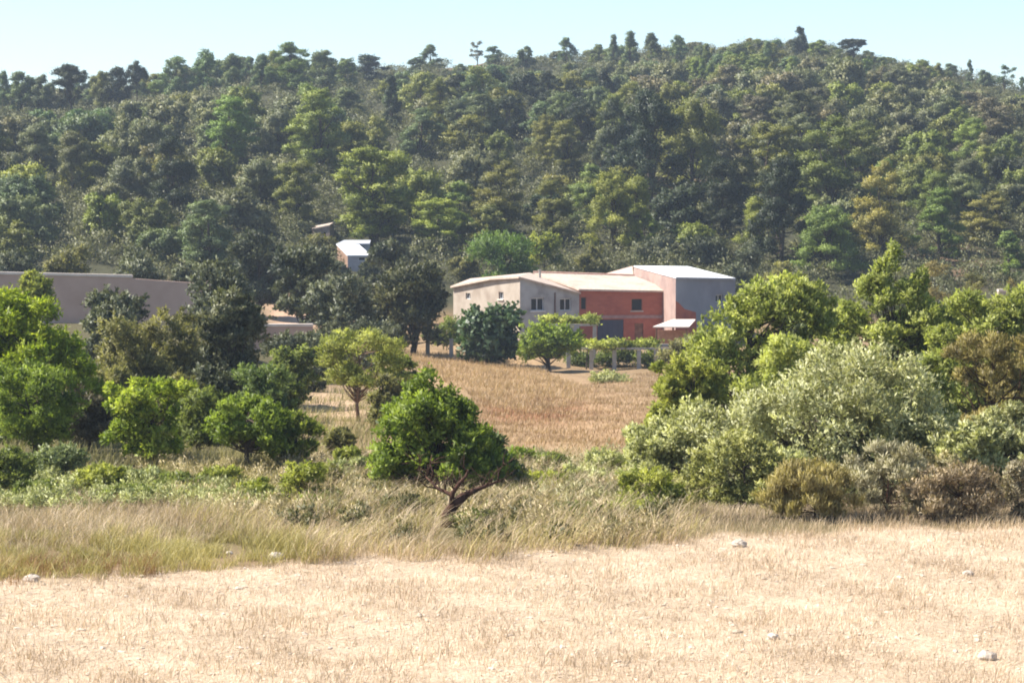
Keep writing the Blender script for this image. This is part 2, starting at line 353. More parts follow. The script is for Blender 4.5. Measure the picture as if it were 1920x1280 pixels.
class Wall:
    """one upright wall between plan points a and b (viewer in front), with openings cut for windows and doors"""
    def __init__(s, a, b, z0, za, zb):
        s.a = np.array([a[0], a[1], 0.]); s.b = np.array([b[0], b[1], 0.]); s.z0, s.za, s.zb = z0, za, zb
        s.L = np.linalg.norm(s.b - s.a); s.t = (s.b - s.a) / s.L; s.n = np.array([s.t[1], -s.t[0], 0.]); s.holes = []
        s.ax = (s.a, s.t, s.n)
    def at(s, u, v):
        a, b = (u - 960) / F, (640 - v) / F; d = np.array([a, cp + b * sp_, -sp_ + b * cp])
        k = (s.a @ s.n) / (d @ s.n); p = d * k; return float((p - s.a) @ s.t), float(p[2])
    def hole(s, u0, v0, u1, v1):
        p, q = s.at(u0, v0), s.at(u1, v1); h = (min(p[0], q[0]), max(p[0], q[0]), min(p[1], q[1]), max(p[1], q[1]))
        s.holes.append(h); return h
    def P(s, q, d, z): return s.a + s.t * q + s.n * d + np.array([0, 0, z])
    def faces(s, mb, reveal=.22):
        qs = sorted({0, s.L, *[h[0] for h in s.holes], *[h[1] for h in s.holes]})
        zmax = min(s.za, s.zb)
        zs = sorted({s.z0, *[h[2] for h in s.holes], *[h[3] for h in s.holes]})
        top = lambda q: s.za + (s.zb - s.za) * q / s.L
        for q0, q1 in zip(qs, qs[1:]):
            for i, z0 in enumerate(zs):
                last = i == len(zs) - 1; z1 = None if last else zs[i + 1]
                mq, mz = (q0 + q1) / 2, (z0 + (z1 if z1 is not None else z0 + .05)) / 2
                if any(h[0] < mq < h[1] and h[2] < mz < h[3] for h in s.holes): continue
                mb.quad(s.P(q0, 0, z0), s.P(q1, 0, z0), s.P(q1, 0, top(q1) if last else z1), s.P(q0, 0, top(q0) if last else z1))
        for h in s.holes:
            c = [(h[0], h[2]), (h[1], h[2]), (h[1], h[3]), (h[0], h[3])]
            for (a, b), (e, g) in zip(c, c[1:] + c[:1]): mb.quad(s.P(a, 0, b), s.P(e, 0, g), s.P(e, -reveal, g), s.P(a, -reveal, b))
    def window(s, h, parent, bars=1, sill=None, frame=FRAME, label=None):
        fb = .05; mb = MB(); q0, q1, z0, z1 = h
        wn = MB(); wn.box((q0 + .002, -.20, z0 + .002), (q1 - .002, -.17, z1 - .002), s.ax); wo_ = wn.build('window', GLASS, parent)
        if label: wo_['label'] = label
        for a, b in ((q0, q0 + fb), (q1 - fb, q1), *[((q0 + (q1 - q0) * (i + 1) / (bars + 1)) - fb / 2, (q0 + (q1 - q0) * (i + 1) / (bars + 1)) + fb / 2) for i in range(bars)]):
            mb.box((a + .001, -.165, z0 + fb), (b - .001, -.11, z1 - fb), s.ax)
        mb.box((q0 + .001, -.165, z0 + .001), (q1 - .001, -.11, z0 + fb - .001), s.ax); mb.box((q0 + .001, -.165, z1 - fb + .001), (q1 - .001, -.11, z1 - .001), s.ax)
        mb.build('frame', frame, wo_)
        if sill is not None:
            sb = MB(); sb.box((q0 - .08, -.10, z0 - .09), (q1 + .08, .09, z0 - .003), s.ax); sb.build('sill', sill, wo_)
def plan(u, Y): return W(u, 560, Y)[:2]
def ztop(u, v, Y): return W(u, v, Y)[2]
GZ = -9.6

# --- grey and cream farmhouse
fh = thing('farmhouse', 'low farmhouse with cream side wall and grey front with two windows', 'house', (*plan(975, 158), GZ))
def under(t, o):                 # keep world coordinates for a mesh built in world space
    o.matrix_parent_inverse = t.matrix_world.inverted() if False else __import__('mathutils').Matrix.Translation([-c for c in t.location]); return o
Lp, Kp, Cp, Rp = plan(850, 168), plan(925, 162), plan(975, 158), plan(1086, 160)
cream = MB()
wa = Wall(Lp, Kp, GZ, ztop(850, 539, 168), ztop(925, 524, 162)); wb = Wall(Kp, Cp, GZ, ztop(925, 524, 162), ztop(975, 521, 158))
h1 = wa.hole(873, 549, 882, 561); h2 = wb.hole(935, 547, 944, 561)
wa.faces(cream); wb.faces(cream); under(fh, cream.build('wall', CREAM, fh))['label'] = 'cream rendered side wall'
grey = MB(); wg = Wall(Cp, Rp, GZ, ztop(975, 521, 158), ztop(1086, 551, 160))
h3 = wg.hole(996, 559, 1020, 582); h4 = wg.hole(1050, 560, 1071, 582)
wg.faces(grey); under(fh, grey.build('wall', GREYW, fh))['label'] = 'grey cement front wall'
def win(wl, h, t, **kw):
    before = set(bpy.data.objects); wl.window(h, t, **kw)
    for o in set(bpy.data.objects) - before:
        if o.parent == t: under(t, o)
win(wa, h1, fh); win(wb, h2, fh, sill=COPING); win(wg, h3, fh, bars=1, sill=FRAME); win(wg, h4, fh, bars=1)
rf = MB(); e = np.array([0, 0, .1])
pC, pL, pK = np.array([*Cp, wg.za]) + e, np.array([*Lp, wa.za]) + e, np.array([*Kp, wa.zb]) + e
pR = np.array([*Rp, wg.zb]) + e; pB = W(994, 511, 166.2); pR2 = W(1085, 546, 160.9); pL2 = W(882, 522, 176)
ov = np.array([-.22, -.16, 0]); ovr = np.array([.12, -.2, 0])
rf.slab([pL + ov, pK + ov, pC + np.array([-.1, -.2, 0]), pB, pL2], .12)
rf.slab([pC + np.array([-.09, -.2, 0]), pR + ovr, pR2, pB], .12)
under(fh, rf.build('roof', TILE, fh))
bk = MB(); bk.quad(np.array([*Lp, GZ]), np.array([pL2[0], pL2[1], GZ]), pL2 - e * 1.3, pL - e * 1.3); under(fh, bk.build('wall', CREAM, fh))
dp = MB(); q, z = wg.at(1040, 545); dp.tube([wg.P(q, .06, GZ), wg.P(q, .06, z - .12)], [.05, .05], 8); under(fh, dp.build('drainpipe', plain('rusty pipe', (.12, .075, .065)), fh))
chp = MB(); c0 = W(1012, 522, 163.5); chp.tube([c0 - [0, 0, .5], c0 + [0, 0, .55]], [.09, .09], 8); chp.tube([c0 + [0, 0, .55], c0 + [0, 0, .62]], [.14, .14], 8); under(fh, chp.build('chimney', CONCRETE, fh))

# --- red brick barn
bn = thing('brick_barn', 'long red brick barn with pale tiled roof and dark blue garage door', 'barn', (*plan(1175, 158), GZ))
Ap, Bp = plan(1086.3, 160.05), plan(1262, 160.6)
wf = Wall(Ap, Bp, GZ, ztop(1086, 544.5, 160.05), ztop(1262, 548, 160.6))
b1 = wf.hole(1089, 557, 1099, 580); b2 = wf.hole(1184, 560, 1204, 582); b3 = wf.hole(1120, 599, 1169, 652); b4 = wf.hole(1190, 606, 1206, 652)
mb = MB(); wf.faces(mb)
rA, rB = W(1000, 511, 166), W(1190, 517, 167)
mb.quad(np.array([*Ap, GZ]), np.array([rA[0], rA[1], GZ]), rA - [0, 0, .13], np.array([*Ap, wf.za]))
under(bn, mb.build('wall', BRICK, bn))
win(wf, b1, bn, bars=0, frame=WOOD); win(wf, b2, bn, bars=0, sill=CONCRETE, frame=WOOD)
g = MB(); g.box((b3[0] + .003, -.2, GZ), (b3[1] - .003, -.12, b3[3] - .003), wf.ax); gd = under(bn, g.build('garage_door', STEEL_DOOR, bn))
g = MB()
for i in range(1, 5):
    qq = b3[0] + (b3[1] - b3[0]) * i / 5; g.box((qq - .012, -.118, GZ + .1), (qq + .012, -.09, b3[3] - .06), wf.ax)
g.build('rib', STEEL_DOOR, gd)
g = MB(); g.box((b4[0] + .003, -.2, GZ), (b4[1] - .003, -.14, b4[3] - .003), wf.ax); under(bn, g.build('door', WOOD, bn))
g = MB(); ql, zl = wf.at(1100, 597); qr, _ = wf.at(1262, 597); g.box((ql, .003, zl), (qr, .05, zl + .22), wf.ax); under(bn, g.build('lintel_band', surf('mauve concrete', (.25, .16, .15), (.33, .22, .20), 3), bn))
rb = MB(); fr = np.array([-.05, -.3, -.02])
eA, eB = np.array([*Ap, wf.za + .13]) + fr, np.array([*Bp, wf.zb + .13]) + fr
back = np.array([2.6, 6., -.9])
rb.slab([eA, eB, rB, rA], .12); rb.slab([rA + [0, .02, 0], rB + [0, .02, 0], rB + back, rA + back], .12)
ro = under(bn, rb.build('roof', TILE, bn))
rg = MB(); rg.tube([rA + [0, 0, .01], rB + [0, 0, .01]], [.11, .11], 8); rg.build('ridge_cap', surf('terracotta ridge', (.35, .2, .15), (.45, .28, .22), 5), ro)

# --- tall shed with white metal roof
ms = thing('metal_roofed_shed', 'tall shed with white metal roof, pink side wall and blue grey front', 'shed', (*plan(1300, 160), GZ))
A0, A1, A2, A3 = W(1188, 498, 171), W(1290, 499, 178), W(1379, 521, 162), W(1267, 519, 156.3)
mb = MB(); wl = Wall(A0[:2], A3[:2], GZ, A0[2] - .14, A3[2] - .14); wl.faces(mb); under(ms, mb.build('wall', PINKW, ms))['label'] = 'pink rendered side wall'
wr = Wall(A3[:2], A2[:2], GZ, A3[2] - .14, A2[2] - .14); hw = wr.hole(1342, 553, 1356, 566)
mb = MB(); wr.faces(mb); q0, z0 = wr.at(1267, 589)
under(ms, mb.build('wall', BLUEW, ms))['label'] = 'blue grey front wall'
win(wr, hw, ms, bars=1)
mb = MB(); q1, _ = wr.at(1300, 585)
mb.add([wr.P(.02, .004, GZ), wr.P(q1 + .5, .004, GZ), wr.P(q1 + .3, .004, z0 + .05), wr.P(q1 * .8, .004, z0 + .2), wr.P(q1 * .5, .004, z0 + .32), wr.P(.3, .004, z0 + .8), wr.P(.02, .004, z0 + .9)], [(0, 1, 2, 3, 4, 5, 6)]); under(ms, mb.build('bare_brick', BRICK, ms))
mb = MB()
for i in range(14):                                   # ribbed sheet roof
    a, b = i / 14, (i + 1) / 14
    p = [A0 + (A1 - A0) * a, A0 + (A1 - A0) * (b - .004), A3 + (A2 - A3) * (b - .004), A3 + (A2 - A3) * a]
    d = np.array([0, -.2, 0]); mb.slab([p[0], p[1], p[2] + d, p[3] + d], .1)
under(ms, mb.build('roof', WHITE_METAL, ms))
mb = MB(); d = np.array([0, -.21, 0]); mb.slab([A3 + d + [0, -.03, -.02], A2 + d + [0, -.03, -.02], A2 + d + [0, 0, -.02], A3 + d + [0, 0, -.02]], .12); under(ms, mb.build('gutter', plain('grey gutter', (.25, .26, .29)), ms))
mb = MB(); w2 = Wall(A2[:2], A1[:2], GZ, A2[2] - .14, A1[2] - .14); w2.faces(mb); w3 = Wall(A1[:2], A0[:2], GZ, A1[2] - .14, A0[2] - .14); w3.faces(mb); under(ms, mb.build('wall', BLUEW, ms))
# low pink roofed annex behind the barn
an = thing('annex', 'low annex with pinkish tiled roof behind the barn ridge', 'shed', (*plan(1160, 174), GZ))
a0, a1, a2, a3 = W(1138, 512, 172), W(1186, 498.5, 176), W(1187, 515, 170.5), W(1142, 515, 170)
mb = MB(); mb.slab([a0, a3, a2, a1], .12); under(an, mb.build('roof', surf('pink tile', (.48, .33, .27), (.6, .44, .36), 5), an))
mb = MB(); mb.prism([(p[0], p[1], GZ) for p in (a0, a3, a2, a1)], [p - [0, 0, .125] for p in (a0, a3, a2, a1)]); under(an, mb.build('wall', PINKW, an))

# --- white canopy in front of the barn
cn = thing('canopy', 'small white sheet canopy on brown posts beside the barn door', 'canopy', (*plan(1262, 150), GZ))
c = [W(1224, 612, 149.5), W(1292, 612, 149.5), W(1304, 598.5, 155), W(1262, 598.5, 155)]
mb = MB(); mb.slab(c, .07); under(cn, mb.build('roof', surf('cream sheet', (.70, .60, .50), (.8, .7, .6), 2), cn))
for u_, y_ in ((1231, 150), (1287, 150), (1262, 154)):
    p = W(u_, 613, y_); mb = MB(); mb.box((p[0] - .06, p[1] - .06, GZ), (p[0] + .06, p[1] + .06, p[2] - .08 + (.25 if y_ > 152 else 0))); under(cn, mb.build('post', WOOD, cn))
mb = MB(); p, q = W(1234, 616, 152), W(1292, 616, 152); mb.box((p[0], 152, GZ), (q[0], 152.12, p[2] - .1)); under(cn, mb.build('screen', surf('tan brick screen', (.33, .17, .11), (.42, .24, .16), 4), cn))

# --- stone hut and white-roofed hut on the hill foot
def hut(name, label, pts_top, zb, mats, roofmat, over=.12, win_px=None):
    """pts_top: far left, near left, near right, far right roof corners"""
    t = thing(name, label, 'hut', (*pts_top[1][:2], zb)); p = [np.asarray(q) for q in pts_top]
    wl_ = Wall(p[0][:2], p[1][:2], zb, p[0][2] - .12, p[1][2] - .12); wf_ = Wall(p[1][:2], p[2][:2], zb, p[1][2] - .12, p[2][2] - .12)
    mb = MB(); wl_.faces(mb); under(t, mb.build('wall', mats[0], t))
    h = wf_.hole(*win_px) if win_px else None
    mb = MB(); wf_.faces(mb); Wall(p[2][:2], p[3][:2], zb, p[2][2] - .12, p[3][2] - .12).faces(mb); Wall(p[3][:2], p[0][:2], zb, p[3][2] - .12, p[0][2] - .12).faces(mb); under(t, mb.build('wall', mats[1], t))
    if h: win(wf_, h, t, bars=0)
    cen = sum(p) / 4; mb = MB(); mb.slab([q + over * (q - cen) / np.linalg.norm((q - cen)[:2]) * np.array([1, 1, 0]) for q in p], .1); under(t, mb.build('roof', roofmat, t))
    return t
YS = hit(600, 453)[1]; YW = hit(655, 508)[1]; YR = YW + 5
hut('stone_hut', 'mauve stone hut with a pale roof edge under the big pine', [W(584, 424, YS + 6), W(586, 428, YS), W(618, 421, YS - .5), W(626, 416, YS + 6)], float(H(*W(600, 450, YS)[:2])) - 1.5, (STONE, STONE), TILE, win_px=(604, 434, 611, 444))
hut('white_roofed_hut', 'little white roofed hut with ochre side wall and dark window', [W(632, 457, YW + 4), W(652, 478, YW), W(694, 478, YW + .2), W(672, 458, YW + 4.2)], float(H(*W(655, 500, YW)[:2])) - 1.5, (surf('ochre render', (.25, .155, .105), (.32, .21, .15), 1.5), surf('pale grey render', (.33, .29, .29), (.42, .38, .38), 2)), WHITE_METAL, win_px=(672, 482, 685, 489))
hut('rear_hut', 'low grey roofed outbuilding just behind the white roofed hut', [W(646, 450, YR + 5), W(632, 457, YR), W(692, 456.5, YR), W(694, 450, YR + 5)], float(H(*W(655, 470, YR)[:2])) - 1.5, (PINKW, GREYW), surf('grey sheet', (.30, .31, .34), (.42, .42, .44), 1))

# --- walls
lw = thing('long_wall', 'long mauve rendered wall with pale coping on its left half', 'wall', (*W(185, 600, 130)[:2], -7.2)); lw['kind'] = 'thing'
a, m, b = W(-140, 511, 129.4), W(247, 520, 130), W(372, 529, 130.2)
mb = MB()
for p, q, dz in ((a, m, .0), (m, b, -.06)):
    n_ = np.array([0, .3, 0]); mb.prism([(p[0], p[1], -8), (q[0], q[1], -8), (q[0], q[1] + .3, -8), (p[0], p[1] + .3, -8)], [p + [0, 0, dz], q + [0, 0, dz], q + n_ + [0, 0, dz], p + n_ + [0, 0, dz]])
mb.prism([(b[0] - .3, b[1] + .3, -8), (b[0], b[1] + .3, -8), (b[0], b[1] + 9, -8), (b[0] - .3, b[1] + 9, -8)], [b + [-.3, .3, -.06], b + [0, .3, -.06], b + [0, 9, -.06], b + [-.3, 9, -.06]])
under(lw, mb.build('wall', MAUVE, lw))
mb = MB(); mb.slab([a + [0, -.06, .14], m + [0, -.06, .14], m + [0, .4, .14], a + [0, .4, .14]], .136); under(lw, mb.build('coping', COPING, lw))
tw = thing('terrace_wall', 'low dark garden wall with white coping between the dark oaks', 'wall', (*W(550, 620, 118)[:2], -7.6)); tw['kind'] = 'thing'
a, b = W(400, 612, 118), W(586, 612, 118)
mb = MB(); mb.prism([(a[0], 118, -9), (b[0], 118, -9), (b[0], 118.3, -9), (a[0], 118.3, -9)], [a, b, b + [0, .3, 0], a + [0, .3, 0]]); under(tw, mb.build('wall', MAUVE, tw))
mb = MB(); mb.slab([a + [0, -.05, .13], b + [0, -.05, .13], b + [0, .4, .13], a + [0, .4, .13]], .126); under(tw, mb.build('coping', COPING, tw))
rw = thing('terrace_wall', 'pale topped low wall at the right edge behind the shrubs', 'wall', (*W(1900, 560, 120)[:2], -6)); rw['kind'] = 'thing'
a, b = W(1872, 547, 120), W(2010, 547, 121)
mb = MB(); mb.prism([(a[0], 120, -9), (b[0], 121, -9), (b[0], 121.3, -9), (a[0], 120.3, -9)], [a, b, b + [0, .3, 0], a + [0, .3, 0]]); under(rw, mb.build('wall', CREAM, rw))
mb = MB(); mb.slab([a + [0, -.05, .13], b + [0, -.05, .13], b + [0, .4, .13], a + [0, .4, .13]], .126); under(rw, mb.build('coping', COPING, rw))

# --- pergolas and posts of the garden
VINE = foliage('vine leaves', (.19, .22, .035), (.44, .46, .10), .35)
pg = thing('pergola', 'garden pergola on pale concrete posts carrying a sunlit vine', 'pergola', (*W(1160, 690, 136)[:2], float(H(6, 136))))
for u_ in (1066, 1109, 1152, 1198, 1230, 1282):
    p = W(u_, 656, 136); mb = MB(); g_ = float(H(p[0], 136)) - .2; mb.box((p[0] - .12, 135.88, g_), (p[0] + .12, 136.12, p[2] - .003)); under(pg, mb.build('post', CONCRETE, pg))
mb = MB(); p, q = W(1080, 655, 136), W(1300, 652, 136); mb.box((p[0], 135.9, p[2]), (q[0], 136.1, p[2] + .11)); mb.box((p[0], 138.4, p[2] + .02), (q[0], 138.6, p[2] + .18)); under(pg, mb.build('beam', CONCRETE, pg))
p = W(1176, 651, 137)
vn = tag(thing('vine', 'yellow green vine spread along the top of the pergola beam', 'vine', (p[0], 137, p[2])), group=None)
rng = np.random.default_rng(5); cl = [(x, rng.uniform(-1.4, .2), rng.normal(0, .06) + .1, .55, .6, .28) for x in np.linspace(W(1098, 650, 137)[0] - p[0], W(1222, 650, 137)[0] - p[0], 13)]
v_, f_, t_ = crown_arrays(cl, 3800, .15, .13, rng, up=.2); mesh_obj('foliage', v_, [f_], VINE, vn, t_)
mb = MB(); mb.tube([(cl[0][0], -1, -1.4), (cl[0][0] + .1, -1, 0), (cl[6][0], -.8, .1), (cl[12][0], -.7, .1)], [.05, .04, .03, .02], 6); mb.build('stem', BARK, vn)
p = W(1085, 610, 144)
pg2 = thing('pergola', 'smaller pergola with thick vine top beside the grey house front', 'pergola', (*p[:2], float(H(p[0], 144))))
for u_ in (1062, 1115):
    q = W(u_, 612, 144); mb = MB(); mb.box((q[0] - .12, 143.9, float(H(q[0], 144)) - .2), (q[0] + .12, 144.1, q[2] - .003)); under(pg2, mb.build('post', CONCRETE, pg2))
mb = MB(); q, r = W(1020, 611, 144), W(1119, 611, 144); mb.box((q[0], 143.9, q[2]), (r[0], 144.1, q[2] + .12)); under(pg2, mb.build('beam', CONCRETE, pg2))
vn2 = thing('vine', 'bushy vine covering the smaller pergola by the grey wall', 'vine', (p[0], 145, p[2]))
cl = [(x, rng.uniform(-.8, .8), rng.normal(.2, .05), .5, .6, .3) for x in np.linspace(-2.0, 1.0, 9)]
v_, f_, t_ = crown_arrays(cl, 3000, .15, .13, rng, up=.2); mesh_obj('foliage', v_, [f_], VINE, vn2, t_)
for (u_, v0, v1, Y_, lab) in ((802, 615, 645, 141, 'pale stone gatepost at top of the dry grass path'), (846, 636, 662, 139, 'short grey fence post beside the broad leaved fig'), (1070, 454, 478, 205, 'white stone marker post on the slope behind the barn')):
    p = W(u_, v0, Y_); mb = MB(); g_ = float(H(p[0], Y_)) - .2; s_ = .13 if Y_ < 200 else .28
    mb.prism([(p[0] - s_, Y_ - s_, g_), (p[0] + s_, Y_ - s_, g_), (p[0] + s_, Y_ + s_, g_), (p[0] - s_, Y_ + s_, g_)], [(p[0] - s_ * .85, Y_ - s_ * .85, p[2] - .05), (p[0] + s_ * .85, Y_ - s_ * .85, p[2] - .05), (p[0] + s_ * .85, Y_ + s_ * .85, p[2] - .05), (p[0] - s_ * .85, Y_ + s_ * .85, p[2] - .05)])
    k_ = s_ * 1.0; mb.box((p[0] - k_, Y_ - k_, p[2] - .049), (p[0] + k_, Y_ + k_, p[2] + .03))
    tag(mb.build('post', CONCRETE), lab, 'post')

# ------------------------------------------------------------------ trees of the hill: prototypes first
def pine_clumps(rng, h, w, kind):
    cl = []; ph = rng.uniform(0, 6.28)
    def put(k, zf0, zf1, env, r0, r1, flat, fill=.05):
        for i in range(k):
            zf = rng.uniform(0, 1); a = rng.uniform(0, 6.28); q = math.sqrt(rng.uniform(fill, 1)) * env(zf) * (1 + .2 * math.sin(2 * a + ph + 4 * zf)) * w; r = w * rng.uniform(r0, r1)
            cl.append((math.cos(a) * q, math.sin(a) * q, h * (zf0 + (zf1 - zf0) * zf) + rng.normal(0, .02) * h, r, r, r * flat * rng.uniform(.8, 1.15)))
    if kind == 'dome': put(46, .12, .93, lambda z: .40 * math.sqrt(max(.03, 1 - z ** 2.4)) * (.7 + .3 * min(1, z * 2.5 + .3)), .075, .14, .85)
    elif kind == 'tall': put(46, .14, .95, lambda z: .41 * (1 - z ** 1.7) ** .6 + .02, .08, .15, .9)
    elif kind == 'umbrella':
        put(26, .62, .93, lambda z: .42 * math.sqrt(max(.05, 1 - z ** 2)), .08, .14, .75); put(8, .36, .62, lambda z: .24, .06, .1, .8)
    elif kind == 'cone': put(34, .04, .96, lambda z: .40 * (1 - z) ** .85 + .015, .07, .12, 1.0)
    elif kind == 'thin': put(16, .35, .95, lambda z: .36, .06, .11, .8)
    else: return dome_clumps(w, h, h * .06, 34, rng, .25, .85)
    return cl
PROTO = {}
def proto(kind, i, hi):
    """meshes of a crown and a trunk, 6 m tall and 4.5 m wide (10 x 6.5 m for the large ones)"""
    key = (kind, i, hi)
    if key not in PROTO:
        rng = np.random.default_rng(100 + i * 7 + (50 if hi else 0) + sum(map(ord, kind)))
        h, w = (10, 6.5) if hi else (6, 4.5)
        if kind == 'oak': h = w * .85
        cl = pine_clumps(rng, h, w, kind); nn = {'dome': 1, 'tall': 1, 'umbrella': .8, 'cone': .8, 'thin': .3, 'oak': 1.1}[kind]
        n = int((27000 if hi else 10500) * nn); ln = .23 if hi else .26
        wdt = .11 if kind != 'oak' else .16
        if hi: wdt *= .85
        v, f, ti = crown_arrays(cl, n, ln, wdt, rng, up=.35 if kind != 'oak' else .1, subs=12, core=.3, spray=.12)
        o = mesh_obj('crown', v, [f], HILLF, None, ti)
        mb = MB(); limbs(mb, np.zeros(3), cl, h * .022, rng, n=5, every=2, fork=.5); tr = mb.build('trunk', BARK, None, True)
        PROTO[key] = (o, tr, h, w)
    return PROTO[key]
TONES = {'olive': (.178, .188, .044), 'bright': (.240, .272, .050), 'dark': (.036, .046, .021), 'bluish': (.122, .158, .066), 'grey': (.150, .156, .076),
         'brown': (.155, .140, .076), 'golden': (.225, .210, .060), 'green': (.152, .194, .046), 'pale': (.19, .21, .14)}
USED = set(); HILL = []
rh = np.random.default_rng(77)
def hill_tree(p, h, w, kind, tone, label=None):
    hi = h * F / p[1] > 95
    i = int(rh.integers(0, {'dome': 5, 'tall': 3, 'umbrella': 2, 'cone': 3, 'thin': 2, 'oak': 5}[kind]))
    if hi: i = i % 3
    o, tr, h0, w0 = proto(kind, i, hi)
    name = 'holm_oak' if kind == 'oak' else 'pine_tree'
    t = thing(name, label, 'oak' if kind == 'oak' else 'pine', p, 'holm oaks on the hillside' if kind == 'oak' else 'pines on the hillside', rh.uniform(0, 6.28), (w / w0, w / w0, h / h0))
    for src in (o, tr):
        c = src if (src.name, 1) not in USED else src.copy()
        if c is src: USED.add((src.name, 1))
        else: C.objects.link(c)
        c.parent = t
        if src is o:
            k = np.array(TONES[tone]) * rh.uniform(.82, 1.2) * rh.uniform(.92, 1.08, 3); c.color = (*k, 1)
    HILL.append((t, p, h, w, kind, tone, label))
    return t
